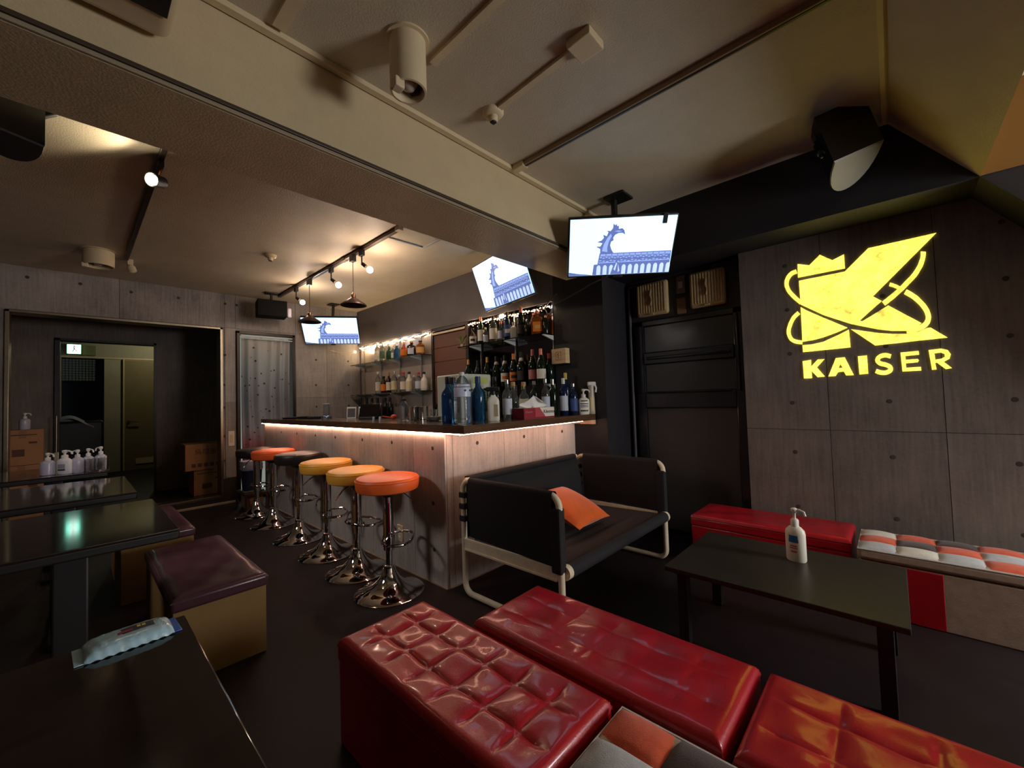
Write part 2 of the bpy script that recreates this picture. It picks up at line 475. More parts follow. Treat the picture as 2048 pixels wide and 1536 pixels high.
MB().box(-0.455, 0.425, -0.03, 0.13, 1.965, 1.99).build('lintel', m_black, tr3)
m_corr = concrete('corridor_concrete', (0.42, 0.40, 0.30), 0.2)
struct('wall_corridor', MB().box(-1.5, -0.14, 10.0, 10.1, 0, 2.5).box(0.36, 1.5, 10.0, 10.1, 0, 2.5).box(-0.14, 0.36, 10.0, 10.1, 2.06, 2.5), m_corr)
struct('wall_corridor_room', MB().box(-0.6, 0.8, 11.2, 11.3, 0, 2.5), mat('blue_grey_wall', S(70,84,92), 0.6))
struct('floor_corridor_room', MB().box(-0.6, 0.8, 10.1, 11.2, 0, 0.075), m_floor)
struct('trim_4', MB().box(-0.2, 1.5, 9.985, 10.0, 2.045, 2.07), m_cream)
gl = tag(MB().box(0,0.001,0,0.001,0,0.001).build('glass_block_screen', m_dark), 'dark tiled lattice screen at the top of the far doorway', 'screen')
gl.data.clear_geometry(); gl.data.from_pydata(*[list(q) for q in ([(-0.14,10.05,1.66),(0.25,10.05,1.66),(0.25,10.05,2.03),(-0.14,10.05,2.03),(-0.14,10.08,1.66),(0.25,10.08,1.66),(0.25,10.08,2.03),(-0.14,10.08,2.03)], [], [(0,1,2,3),(7,6,5,4),(0,4,5,1),(1,5,6,2),(2,6,7,3),(3,7,4,0)])])
m_tile = mat('lattice_tile', S(92,104,108), 0.25)
t0 = None
for i in range(10):
    for j in range(9):
        p = (-0.118 + i*0.039, 10.05, 1.68 + j*0.041)
        if t0 is None:
            t0 = MB().box(-0.0155,0.0155,-0.012,0.004,-0.0165,0.0165).build('tile', m_tile, gl); t0.location = p
        else: share(t0, 'tile', gl, p)
d2 = thing('door_2', 'olive brown corridor door with a lever handle and a vent', 'door', (0.80, 9.985, 0.075)); del d2['category']; d2['kind'] = 'structure'
m_dd = mat('olive_door', S(128,116,84), 0.5, var=0.08)
MB().box(-0.185, 0.34, -0.02, 0.012, 0.0, 1.95).build('leaf', m_dd, d2)
MB().box(-0.205, -0.187, -0.03, 0.013, 0, 1.97).build('jamb', m_cream, d2)
MB().box(-0.04, 0.20, -0.03, -0.02, 0.10, 0.2).build('vent', m_cream, d2)
hd = MB().lathe([(0.028,0),(0.028,0.012)], (-0.13,-0.02,0.86), 12, axis=(0,-1,0)).build('handle_rose', m_brass, d2)
MB().tube([(-0.13,-0.03,0.86),(-0.13,-0.07,0.86),(-0.11,-0.075,0.86),(0.02,-0.075,0.855)], 0.009).build('lever', m_brass, hd)
ex = thing('exit_sign', 'small green lit exit sign in the far corridor', 'exit sign', (0.0, 9.96, 2.11))
MB().rbox(-0.085, 0.085, -0.01, 0.03, -0.01, 0.16, 0.006).build('housing', m_white, ex)
fc = MB().box(-0.078, 0.078, -0.014, -0.010, 0.0, 0.15).build('face', mat('exit_face', S(90,240,200), 0.4, emit=(0.25,1.0,0.72), estr=E_EXIT), ex)
MB().box(-0.034, 0.044, -0.018, -0.015, 0.01, 0.14).build('pictogram_field', mat('exit_white', S(240,255,250), 0.4, emit=(0.8,1.0,0.93), estr=E_EXIT*1.3), fc)
MB().tube([(0.0,-0.02,0.105),(0.004,-0.02,0.075),(-0.018,-0.02,0.03)], 0.006).tube([(0.004,-0.02,0.075),(0.026,-0.02,0.055),(0.03,-0.02,0.03)], 0.006).tube([(0.0,-0.02,0.1),(-0.022,-0.02,0.085)], 0.005)\
    .tube([(0.0,-0.02,0.1),(0.024,-0.02,0.085)], 0.005).sphere((0.002,-0.02,0.122), 0.012).build('running_figure', mat('exit_figure', S(10,70,50), 0.5), fc)
pn = tag(MB().rbox(0.09, 0.26, 9.97, 9.998, 2.09, 2.26, 0.005).build('plain_panel', mat('olive_panel', S(130,136,92), 0.5)), 'blank olive panel beside the green exit sign', 'blank wall panel')  # plain blank wall panel, nothing posted on it

# ================================================================= PROJECTED WALL LOGO
LOGO = {
 'crown': [(0.415,1.936),(0.354,1.913),(0.298,1.966),(0.238,1.916),(0.181,1.937),(0.18,1.851),(0.417,1.848)],
 'emblem_body': [(0.413,1.826),(0.182,1.832),(0.069,1.944),(-0.211,1.951),(0.062,1.656),(0.025,1.622),(0.064,1.585),(0.128,1.523),(0.116,1.517),(0.066,1.548),(-0.001,1.591),(-0.131,1.469),(-0.091,1.431),(-0.012,1.442),(0.046,1.458),(0.168,1.509),(0.299,1.585),(0.411,1.671)],
 'emblem_stem': [(0.412,1.655),(0.382,1.628),(0.299,1.568),(0.186,1.489),(0.236,1.467),(0.305,1.445),(0.362,1.433),(0.413,1.43)],
 'emblem_foot': [(0.414,1.408),(0.363,1.408),(0.307,1.417),(0.237,1.448),(0.18,1.476),(0.177,1.368),(0.413,1.363)],
 'emblem_leg': [(0.17,1.477),(0.047,1.438),(-0.011,1.425),(-0.068,1.418),(-0.118,1.423),(-0.151,1.439),(-0.165,1.439),(-0.225,1.377),(0.066,1.367)],
 'letter_K': [(0.418,1.305),(0.374,1.31),(0.376,1.266),(0.34,1.309),(0.305,1.309),(0.346,1.26),(0.309,1.2),(0.345,1.198),(0.375,1.24),(0.374,1.194),(0.416,1.194)],
 'letter_A': [(0.25,1.31),(0.207,1.311),(0.17,1.2),(0.206,1.2),(0.215,1.224),(0.229,1.224),(0.229,1.248),(0.22,1.248),(0.23,1.27),(0.239,1.248),(0.229,1.248),(0.229,1.224),(0.244,1.222),(0.256,1.2),(0.291,1.199)],
 'letter_I': [(0.146,1.311),(0.105,1.313),(0.104,1.204),(0.144,1.202)],
 'letter_E': [(-0.039,1.315),(-0.112,1.317),(-0.113,1.296),(-0.058,1.293),(-0.058,1.272),(-0.106,1.273),(-0.111,1.265),(-0.106,1.254),(-0.058,1.252),(-0.058,1.227),(-0.117,1.228),(-0.117,1.207),(-0.042,1.207)],
 'letter_R': [(-0.151,1.317),(-0.198,1.32),(-0.223,1.31),(-0.233,1.286),(-0.227,1.263),(-0.205,1.248),(-0.234,1.212),(-0.211,1.208),(-0.179,1.246),(-0.174,1.245),(-0.175,1.263),(-0.196,1.265),(-0.211,1.275),(-0.21,1.29),(-0.197,1.299),(-0.172,1.297),(-0.174,1.263),(-0.173,1.245),(-0.176,1.209),(-0.159,1.208)],
 'ring_A': [(-0.147,1.866),(-0.146,1.857),(-0.146,1.849),(-0.145,1.841),(-0.144,1.833),(-0.142,1.825),(-0.139,1.816),(-0.136,1.806),(-0.133,1.797),(-0.128,1.786),(-0.122,1.775),(-0.116,1.764),(-0.11,1.754),(-0.103,1.745),(-0.096,1.736),(-0.089,1.728),(-0.081,1.719),(-0.072,1.709),(-0.064,1.699),(-0.055,1.689),(-0.045,1.679),(-0.036,1.67),(-0.026,1.661),(-0.016,1.652),(-0.006,1.644),(0.002,1.636),(0.009,1.63),(0.017,1.624),(0.024,1.617),(0.012,1.592),(0.005,1.599),(-0.003,1.605),(-0.01,1.612),(-0.019,1.619),(-0.028,1.627),(-0.038,1.636),(-0.048,1.646),(-0.058,1.656),(-0.068,1.666),(-0.077,1.676),(-0.086,1.686),(-0.094,1.696),(-0.102,1.705),(-0.11,1.714),(-0.117,1.723),(-0.125,1.733),(-0.132,1.745),(-0.138,1.757),(-0.144,1.769),(-0.15,1.78),(-0.154,1.792),(-0.157,1.803),(-0.16,1.813),(-0.162,1.823),(-0.164,1.833),(-0.165,1.842),(-0.166,1.85),(-0.166,1.859)],
 'ring_B': [(0.426,1.904),(0.433,1.902),(0.44,1.901),(0.448,1.899),(0.456,1.895),(0.463,1.889),(0.47,1.882),(0.476,1.875),(0.481,1.866),(0.485,1.857),(0.489,1.847),(0.491,1.836),(0.492,1.826),(0.492,1.814),(0.491,1.803),(0.488,1.792),(0.485,1.781),(0.482,1.771),(0.477,1.761),(0.472,1.751),(0.466,1.742),(0.461,1.732),(0.454,1.723),(0.447,1.713),(0.441,1.704),(0.434,1.696),(0.428,1.688),(0.422,1.681),(0.416,1.673),(0.401,1.692),(0.407,1.699),(0.413,1.707),(0.419,1.714),(0.425,1.721),(0.431,1.73),(0.437,1.739),(0.443,1.748),(0.449,1.757),(0.454,1.765),(0.458,1.773),(0.462,1.781),(0.464,1.789),(0.467,1.797),(0.468,1.805),(0.469,1.813),(0.469,1.821),(0.469,1.828),(0.467,1.836),(0.465,1.843),(0.462,1.849),(0.458,1.855),(0.454,1.861),(0.449,1.866),(0.444,1.87),(0.439,1.872),(0.433,1.874),(0.426,1.875),(0.419,1.877)],
 'ring_C': [(-0.069,1.644),(-0.077,1.636),(-0.085,1.628),(-0.092,1.621),(-0.099,1.613),(-0.106,1.604),(-0.112,1.595),(-0.118,1.586),(-0.124,1.576),(-0.129,1.567),(-0.134,1.556),(-0.138,1.547),(-0.142,1.537),(-0.145,1.528),(-0.147,1.519),(-0.148,1.511),(-0.149,1.503),(-0.149,1.497),(-0.148,1.491),(-0.146,1.485),(-0.144,1.48),(-0.142,1.475),(-0.139,1.471),(-0.135,1.467),(-0.13,1.463),(-0.124,1.459),(-0.117,1.456),(-0.109,1.454),(-0.101,1.452),(-0.093,1.45),(-0.085,1.45),(-0.077,1.449),(-0.068,1.449),(-0.07,1.419),(-0.078,1.42),(-0.087,1.42),(-0.095,1.421),(-0.104,1.423),(-0.113,1.425),(-0.122,1.428),(-0.131,1.432),(-0.139,1.436),(-0.146,1.442),(-0.152,1.448),(-0.157,1.455),(-0.162,1.463),(-0.165,1.472),(-0.167,1.482),(-0.169,1.493),(-0.169,1.503),(-0.168,1.515),(-0.166,1.526),(-0.164,1.537),(-0.16,1.549),(-0.156,1.56),(-0.151,1.572),(-0.145,1.583),(-0.139,1.594),(-0.133,1.604),(-0.127,1.615),(-0.12,1.625),(-0.112,1.634),(-0.105,1.643),(-0.097,1.652),(-0.089,1.66),(-0.081,1.668)],
 'ring_D': [(-0.01,1.702),(-0.014,1.699),(-0.018,1.697),(-0.023,1.694),(-0.027,1.691),(-0.032,1.687),(-0.038,1.682),(-0.043,1.678),(-0.049,1.673),(-0.056,1.69),(-0.05,1.695),(-0.045,1.7),(-0.039,1.705),(-0.033,1.709),(-0.028,1.713),(-0.024,1.716),(-0.019,1.718),(-0.015,1.721)],
 'ring_E': [(0.43,1.631),(0.436,1.625),(0.443,1.62),(0.45,1.613),(0.458,1.605),(0.465,1.594),(0.471,1.582),(0.477,1.57),(0.483,1.557),(0.487,1.544),(0.491,1.531),(0.494,1.517),(0.495,1.504),(0.495,1.49),(0.492,1.477),(0.489,1.465),(0.484,1.454),(0.478,1.444),(0.47,1.436),(0.462,1.43),(0.454,1.425),(0.444,1.421),(0.434,1.418),(0.424,1.416),(0.415,1.413),(0.412,1.438),(0.421,1.44),(0.431,1.442),(0.439,1.445),(0.446,1.448),(0.452,1.452),(0.458,1.456),(0.463,1.461),(0.466,1.467),(0.469,1.474),(0.472,1.483),(0.473,1.492),(0.474,1.501),(0.473,1.511),(0.471,1.522),(0.467,1.534),(0.463,1.545),(0.459,1.556),(0.453,1.568),(0.448,1.578),(0.442,1.587),(0.436,1.593),(0.43,1.599),(0.424,1.604),(0.417,1.61)],
 'letter_S': [(-0.001,1.309),(0.004,1.311),(0.009,1.314),(0.016,1.317),(0.023,1.319),(0.03,1.319),(0.038,1.318),(0.045,1.316),(0.052,1.312),(0.058,1.307),(0.064,1.301),(0.068,1.292),(0.07,1.282),(0.069,1.271),(0.065,1.262),(0.06,1.256),(0.055,1.25),(0.048,1.246),(0.041,1.243),(0.035,1.241),(0.03,1.239),(0.025,1.236),(0.02,1.233),(0.017,1.23),(0.015,1.228),(0.015,1.227),(0.015,1.226),(0.015,1.226),(0.015,1.226),(0.016,1.225),(0.019,1.222),(0.023,1.22),(0.027,1.218),(0.031,1.218),(0.037,1.218),(0.042,1.219),(0.047,1.22),(0.051,1.222),(0.056,1.224),(0.061,1.227),(0.066,1.23),(0.074,1.207),(0.069,1.204),(0.064,1.2),(0.058,1.197),(0.052,1.195),(0.045,1.193),(0.038,1.192),(0.031,1.192),(0.024,1.193),(0.017,1.196),(0.011,1.199),(0.005,1.204),(0.0,1.21),(-0.003,1.219),(-0.004,1.228),(-0.002,1.237),(0.001,1.245),(0.006,1.251),(0.011,1.255),(0.017,1.259),(0.023,1.263),(0.029,1.266),(0.036,1.268),(0.041,1.27),(0.045,1.272),(0.048,1.275),(0.05,1.279),(0.051,1.281),(0.051,1.28),(0.051,1.28),(0.049,1.283),(0.047,1.287),(0.044,1.289),(0.04,1.291),(0.035,1.292),(0.029,1.293),(0.025,1.293),(0.02,1.292),(0.016,1.29),(0.01,1.287),(0.005,1.285)],
}

lg = thing('projected_logo', 'projected yellow logo of a crowned letter K with crossed rings, built as glowing plates on the concrete wall', 'projection', (3.2, 0.15, 1.25))  # the logo is projected light, built here as self-lit plates
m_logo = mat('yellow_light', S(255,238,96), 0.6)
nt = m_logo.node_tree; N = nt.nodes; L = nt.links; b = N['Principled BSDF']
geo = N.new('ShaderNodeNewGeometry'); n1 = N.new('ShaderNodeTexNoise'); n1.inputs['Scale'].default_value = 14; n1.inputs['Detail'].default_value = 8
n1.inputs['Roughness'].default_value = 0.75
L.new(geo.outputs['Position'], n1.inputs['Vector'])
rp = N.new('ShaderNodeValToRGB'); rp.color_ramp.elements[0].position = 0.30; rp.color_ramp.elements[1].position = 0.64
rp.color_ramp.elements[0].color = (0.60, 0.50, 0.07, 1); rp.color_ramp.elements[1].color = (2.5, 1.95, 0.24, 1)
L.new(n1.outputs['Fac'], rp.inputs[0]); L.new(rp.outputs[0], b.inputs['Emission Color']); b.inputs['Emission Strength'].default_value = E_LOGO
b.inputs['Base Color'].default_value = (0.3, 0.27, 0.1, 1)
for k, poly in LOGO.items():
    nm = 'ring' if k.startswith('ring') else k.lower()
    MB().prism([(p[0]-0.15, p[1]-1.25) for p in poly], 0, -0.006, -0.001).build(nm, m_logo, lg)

# ================================================================= BAR COUNTER
bc = thing('bar_counter', 'L-shaped cast concrete bar front under the walnut worktop', 'bar counter', (1.6, 3.5, 0))
bx, by = -1.6, -3.5
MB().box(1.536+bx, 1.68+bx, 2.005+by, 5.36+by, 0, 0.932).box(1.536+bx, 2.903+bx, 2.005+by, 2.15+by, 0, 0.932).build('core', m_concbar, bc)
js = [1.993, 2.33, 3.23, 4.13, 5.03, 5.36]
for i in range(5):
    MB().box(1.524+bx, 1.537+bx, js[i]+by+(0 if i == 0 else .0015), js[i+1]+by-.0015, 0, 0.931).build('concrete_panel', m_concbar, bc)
jx = [1.538, 1.585, 2.04, 2.5, 2.903]
for i in range(4):
    MB().box(jx[i]+bx+.0015, jx[i+1]+bx-.0015, 1.993+by, 2.006+by, 0, 0.931).build('concrete_panel', m_concbar, bc)
MB().box(1.528+bx, 1.68+bx, 5.36+by, 5.40+by, 0, 0.93).build('end_board', mat('end_board_wood', S(196,160,120), 0.5, var=0.15), bc)
hb = MB().lathe([(0.012, 0), (0.0125, 0.001), (0.010, 0.0015), (0.004, 0.0015)], (0,0,0), 14, axis=(-1,0,0)).build('form_tie_hole', m_hole, bc)
hb.location = (1.524+bx, 2.112+by, 0.832)
for y in (2.59, 3.02, 3.5, 3.92, 4.38, 4.83): share(hb, 'form_tie_hole', bc, (1.524+bx, y+by, 0.845))
for y in (2.12, 3.02, 3.92): 
    share(hb, 'form_tie_hole', bc, (1.524+bx, y+by, 0.493)); share(hb, 'form_tie_hole', bc, (1.524+bx, y+by, 0.208))
hw = MB().lathe([(0.012, 0), (0.0125, 0.001), (0.010, 0.0015), (0.004, 0.0015)], (0,0,0), 14, axis=(0,-1,0)).build('form_tie_hole', m_hole, bc)
hw.location = (1.79+bx, 1.993+by, 0.845)
for x in (2.25, 2.72): share(hw, 'form_tie_hole', bc, (x+bx, 1.993+by, 0.845))
m_edge = mat('floor_edge_bead', S(150,130,108), 0.5)
MB().box(1.518+bx, 1.524+bx, 1.988+by, 5.4+by, 0, 0.006).box(1.518+bx, 2.9+bx, 1.987+by, 1.993+by, 0, 0.006).build('floor_bead', m_edge, bc)
ot = thing('wall_outlet', 'beige outlet plate low on the concrete bar front', 'outlet', (1.524, 2.50, 0.235))
MB().rbox(-0.008, 0, -0.033, 0.033, -0.055, 0.055, 0.004).build('plate', m_cream, ot)
for z in (-0.025, 0.0, 0.025): MB().rbox(-0.011, -0.007, -0.012, 0.012, z-0.009, z+0.009, 0.002).build('socket', m_white, ot)

ct = thing('bar_countertop', 'walnut worktop running round the L-shaped bar', 'countertop', (1.505, 1.785, 0.932))
MB().prism([(0,0),(1.397,0),(1.397,0.47),(0.45,0.47),(0.45,3.68),(0,3.68)], 2, 0.0, 0.048).build('worktop', m_counter, ct)
m_led = mat('led_strip', S(255,200,170), 0.5, emit=(1.0, 0.55, 0.38), estr=E_LED)
MB().box(0.003, 0.016, 0.01, 3.66, -0.006, -0.001).build('led_strip', m_led, ct)
MB().box(0.02, 1.30, 0.060, 0.069, -0.010, -0.002).build('led_strip', m_led, ct)
MB().box(1.37, 1.396, 0.0, 0.20, -0.035, -0.002).build('cleat', mat('pale_cleat', S(220,190,160), 0.5), ct)
# inner work shelf behind the bar (holds the black bottles)
tag(MB().box(2.55, 2.93, 2.3, 5.8, 0.86, 0.89).box(2.57, 2.93, 2.32, 5.78, 0, 0.86).build('back_worktop', mat('back_worktop_black', S(42,38,36), 0.35)), 'dark back worktop below the glass bottle shelves', 'worktop')

# ================================================================= BAR STOOLS
m_so = mat('orange_vinyl', S(240,106,48), 0.42, var=0.06, bump=0.05, bscale=200)
m_sy = mat('yellow_vinyl', S(236,172,66), 0.42, var=0.06, bump=0.05, bscale=200)
m_sb = mat('black_vinyl', S(40,36,36), 0.4, var=0.06, bump=0.05, bscale=200)
STOOLS = [(1.29, 2.25, 0.688, m_so, 0.31, -0.7, 0.20, 'orange topped chrome bar stool nearest the bar corner', 0.02),
          (1.305, 2.683, 0.687, m_sy, 0.32, 0.2, 0.22, 'yellow topped chrome bar stool directly behind the nearest orange one', 3.4),
          (1.312, 3.177, 0.703, m_sy, 0.30, -0.4, 0.30, 'yellow topped chrome bar stool third from the bar corner', 2.8),
          (1.312, 3.739, 0.722, m_sb, 0.33, 0.0, 0.20, 'black topped chrome bar stool between yellow and orange stools', 0.4),
          (1.313, 4.388, 0.710, m_so, 0.33, -0.2, 0.20, 'orange topped chrome bar stool fifth from the bar corner', -2.2),
          (1.313, 4.924, 0.690, m_sb, 0.30, 0.3, 0.20, 'black topped chrome bar stool farthest along the bar', -2.6)]
for x, y, h, ms_, fz, fa, br, lab, la in STOOLS:
    t = thing('bar_stool', lab, 'bar stool', (x, y, 0), 0, 'chrome bar stools')
    MB().lathe([(0.002,0.0),(0.200,0.0),(0.203,0.006),(0.19,0.016),(0.14,0.030),(0.095,0.050),(0.062,0.082),(0.042,0.115),(0.034,0.145),(0.030,0.150)], n=40).build('base', m_chrome, t)
    MB().cyl((0,0,0.145), (0,0,0.34), 0.019, 20).lathe([(0.034,0.145),(0.034,0.157),(0.03,0.16)], n=20).build('gas_lift', m_chrome, t)
    MB().cyl((0,0,fz-0.06), (0,0,h-0.085), 0.031, 24).build('pole', m_chrome, t)
    MB().lathe([(0.10,h-0.095),(0.10,h-0.082),(0.035,h-0.125),(0.031,h-0.125)][::-1], n=20).build('seat_plate', m_black, t)
    MB().lathe([(0.02,h-0.085),(0.165,h-0.085),(0.178,h-0.078),(0.183,h-0.062),(0.185,h-0.036),(0.184,h-0.018),(0.176,h-0.006),(0.15,h),(0.08,h+0.002),(0.01,h+0.002)], n=44).build('seat', ms_, t)
    MB().tube([(0.184*math.cos(2*PI*k/44), 0.184*math.sin(2*PI*k/44), h-0.020) for k in range(44)], 0.0035, 6, True).build('seat_piping', ms_, t)
    pts = []
    for k in range(28):
        a = 2*PI*k/28
        px_, py_ = 0.085*abs(math.cos(a))**0.7*math.copysign(1, math.cos(a)) + 0.055, 0.135*abs(math.sin(a))**0.8*math.copysign(1, math.sin(a))
        c_, s_ = math.cos(fa), math.sin(fa)
        pts.append((px_*c_-py_*s_, px_*s_+py_*c_, fz))
    MB().tube(pts, 0.0085, 8, True).build('footrest', m_chrome, t)
    MB().lathe([(0.036,fz-0.02),(0.036,fz+0.02)], n=20).build('footrest_collar', m_chrome, t)
    MB().tube([(0.05*math.cos(la),0.05*math.sin(la),h-0.10),(0.11*math.cos(la),0.11*math.sin(la),h-0.125),(0.165*math.cos(la),0.165*math.sin(la),h-0.175)], 0.004, 6).build('lever', m_chrome, t)

# ================================================================= RED TUFTED BENCHES
def tuft_mesh(x0, x1, y0, y1, z, nx, ny, depth, edge=0.03, nu=72, nv=154, sag=0.0):
    def fn(u, v):
        x = x0 + u*(x1-x0); y = y0 + v*(y1-y0)
        d = min(x-x0, x1-x, y-y0, y1-y)
        e = min(1.0, max(0.0, d/edge)); round_ = math.sqrt(max(0.0, 1-(1-e)**2))
        cu = abs(math.sin(PI*((u-0.5)*nx + nx/2.0))); cv = abs(math.sin(PI*((v-0.5)*ny + ny/2.0)))
        p = (1-(1-cu)**3.6) * (1-(1-cv)**3.6)
        w = min(1.0, max(0.0, (d-0.02)/0.05))
        wob = 0.0025*math.sin(x*31+y*17)+0.002*math.sin(y*43-x*13)
        return (x, y, z - 0.028*(1-round_) - depth*(1-p)*w + wob*w - sag*math.sin(PI*u)*math.sin(PI*v))
    return MB().grid(fn, nu, nv)
def red_bench(label, x0, x1, y0, y1, h, nx, ny, depth=0.016, sag=0.004, loc=None):
    cx, cy = (x0+x1)/2, (y0+y1)/2
    t = thing('red_bench', label, 'bench', (cx, cy, 0), 0, 'red leather storage benches')
    a, b_, c, d_ = x0-cx, x1-cx, y0-cy, y1-cy
    MB().rbox(a+0.004, b_-0.004, c+0.004, d_-0.004, 0.0, h-0.075, 0.008).build('box', m_red, t)
    cu = tuft_mesh(a, b_, c, d_, h, nx, ny, depth, sag=sag)
    o = cu.build('tufted_top', m_red, t)
    MB().rbox(a, b_, c, d_, h-0.078, h-0.022, 0.012, 3).build('cushion_side', m_red, t)
    MB().tube([(a+.003,c+.003,h-0.026),(b_-.003,c+.003,h-0.026),(b_-.003,d_-.003,h-0.026),(a+.003,d_-.003,h-0.026)], 0.0045, 6, True).build('piping', m_redseam, t)
    return t
red_bench('red tufted leather bench in the front, left of the other two', 0.605, 0.955, 0.57, 1.405, 0.345, 3, 7, 0.008)
red_bench('red leather bench in front of the white framed sofa', 0.985, 1.345, 0.315, 1.145, 0.342, 3, 6, 0.0025)
red_bench('red leather bench at the lower right corner, lit yellow by the logo', 0.985, 1.35, -0.535, 0.298, 0.338, 3, 5, 0.006)
red_bench('red leather bench standing against the concrete wall by the black door', 2.79, 3.155, 0.20, 1.025, 0.328, 1, 1, 0.0, 0.006)

# ================================================================= PATCHWORK BENCHES
PC = {'g': mat('patch_grey', S(176,178,180), 0.9, var=0.12, vscale=40, bump=0.25, bscale=400, sheen=0.2),
      'w': mat('patch_pale', S(206,200,188), 0.9, var=0.1, vscale=40, bump=0.25, bscale=400, sheen=0.2),
      'o': mat('patch_orange', S(206,84,48), 0.9, var=0.12, vscale=40, bump=0.25, bscale=400, sheen=0.2),
      'b': mat('patch_brown', S(66,46,42), 0.9, var=0.12, vscale=40, bump=0.25, bscale=400, sheen=0.2),
      'r': mat('patch_red', S(176,40,40), 0.9, var=0.12, vscale=40, bump=0.25, bscale=400, sheen=0.2)}
m_beige = mat('beige_weave', S(168,146,128), 0.9, var=0.12, vscale=30, bump=0.25, bscale=400)
m_pipe = mat('grey_piping', S(190,188,184), 0.8)
def patch_bench(label, x0, x1, y0, y1, h, rows, sidem, redend=False):
    """rows[i] is the row at i-th step from the +y end; letters run from -x to +x"""
    cx, cy = (x0+x1)/2, (y0+y1)/2
    t = thing('patchwork_bench', label, 'bench', (cx, cy, 0), 0, 'patchwork topped benches')
    a, b_, c, d_ = x0-cx, x1-cx, y0-cy, y1-cy
    MB().rbox(a+0.006, b_-0.006, c+0.006, d_-0.006, 0, h-0.075, 0.006).build('box', sidem, t)
    if redend:
        MB().rbox(a+0.003, a+0.012, d_-0.30, d_-0.004, 0.003, h-0.078, 0.003).build('red_panel', m_red, t)
    MB().rbox(a, b_, c, d_, h-0.072, h-0.014, 0.018, 3).build('cushion_side', sidem, t)
    MB().tube([(a+.004,c+.004,h-0.020),(b_-.004,c+.004,h-0.020),(b_-.004,d_-.004,h-0.020),(a+.004,d_-.004,h-0.020)], 0.005, 6, True).build('piping', m_pipe, t)
    nr = len(rows); ncol = len(rows[0])
    for i, row in enumerate(rows):
        for j, ch in enumerate(row):
            px0 = a + 0.004 + (b_-a-0.008)*j/ncol; px1 = a + 0.004 + (b_-a-0.008)*(j+1)/ncol
            py1 = d_ - 0.004 - (d_-c-0.008)*i/nr; py0 = d_ - 0.004 - (d_-c-0.008)*(i+1)/nr
            def fn(u, v, px0=px0, px1=px1, py0=py0, py1=py1):
                x = px0+u*(px1-px0); y = py0+v*(py1-py0)
                p = (max(0, math.sin(PI*u))*max(0, math.sin(PI*v)))**0.45
                e = min(x-a, b_-x, y-c, d_-y)
                return (x, y, h - 0.019 + 0.016*p + 0.006*min(1, e/0.06))
            MB().grid(fn, 12, 12).build('patch', PC[ch], t)
    return t
patch_bench('patchwork topped bench against the concrete wall at the right edge', 2.70, 3.065, -0.70, 0.175, 0.335,
            ['gow', 'wbo', 'gob', 'ogo', 'row', 'gbo'], m_beige, True)
patch_bench('patchwork topped bench in the front with grey, orange and brown squares', 0.60, 0.955, -0.33, 0.545, 0.352,
            ['bgo', 'rwb', 'gow', 'bgo', 'wob', 'gbo'], m_beige)

# ================================================================= TUBE SOFA
t = thing('tube_sofa', 'black canvas sofa with a white tubular frame backed against the bar', 'sofa', (2.14, 1.52, 0))
ox, oy = -2.14, -1.52
def rect_loop(x, y0, y1, z0, z1, r, n=6):
    pts = []
    for cy, cz, a0 in ((y1-r, z0+r, -PI/2), (y1-r, z1-r, 0), (y0+r, z1-r, PI/2), (y0+r, z0+r, PI)):
        for k in range(n+1):
            a = a0 + PI/2*k/n
            pts.append((x+ox, cy + r*math.cos(a) + oy, cz + r*math.sin(a)))
    return pts
for x, nm in ((1.555, 'side_frame'), (2.735, 'side_frame')):
    MB().tube(rect_loop(x, 1.172, 1.865, 0.017, 0.66, 0.055), 0.0165, 10, True).build(nm, m_wenamel, t)
    sgn = -1 if x < 2 else 1
    MB().rbox(x-0.010+ox, x+0.010+ox, 1.185+oy, 1.855+oy, 0.262, 0.325, 0.004).rbox(x+sgn*0.013-0.004+ox, x+sgn*0.013+0.004+ox, 1.19+oy, 1.85+oy, 0.262, 0.274, 0.003).build('side_rail', m_wenamel, t)
    # arm sling wraps over the top bar
    def arm(u, v, x=x):
        y = 1.20 + v*0.60
        s = u*2-1
        if abs(s) < 0.16:
            a = s/0.16*PI/2
            return (x + 0.021*math.sin(a)+ox, y+oy, 0.66 + 0.021*math.cos(a))
        k = (abs(s)-0.16)/0.84
        return (x + math.copysign(0.021 + 0.006*math.sin(k*PI) - 0.012*k, s) + ox, y + 0.004*math.sin(v*9)+oy, 0.66 - k*(0.335 - 0.02*v))
    MB().grid(arm, 36, 18).build('arm_sling', m_canvas, t)
    MB().rbox(x-0.024+ox, x+0.024+ox, 1.168+oy-0.012, 1.215+oy, 0.30, 0.605, 0.01).build('arm_sling_edge', m_canvas, t)
    for z in (0.575, 0.51, 0.44):
        MB().rbox(x-0.021+ox, x+0.021+ox, 1.835+oy, 1.884+oy, z-0.016, z+0.016, 0.004).build('strap', m_canvas, t)
MB().cyl((1.57+ox, 1.865+oy, 0.655), (2.72+ox, 1.865+oy, 0.655), 0.014).build('back_bar', m_wenamel, t)
MB().cyl((1.60+ox, 1.865+oy, 0.655), (2.69+ox, 1.865+oy, 0.655), 0.0215, 14).build('back_sling_hem', m_canvas, t)
def back(u, v):
    x = 1.585 + u*1.12; k = v
    return (x+ox, 1.862 - 0.05*k + 0.012*math.sin(u*PI) + oy - 0.02*math.sin(k*PI), 0.674 - k*0.37)
MB().grid(back, 24, 12).grid(lambda u, v: (1.585+u*1.12+ox, 1.885+oy, 0.674-v*0.36), 4, 4).build('back_sling', m_canvas, t)
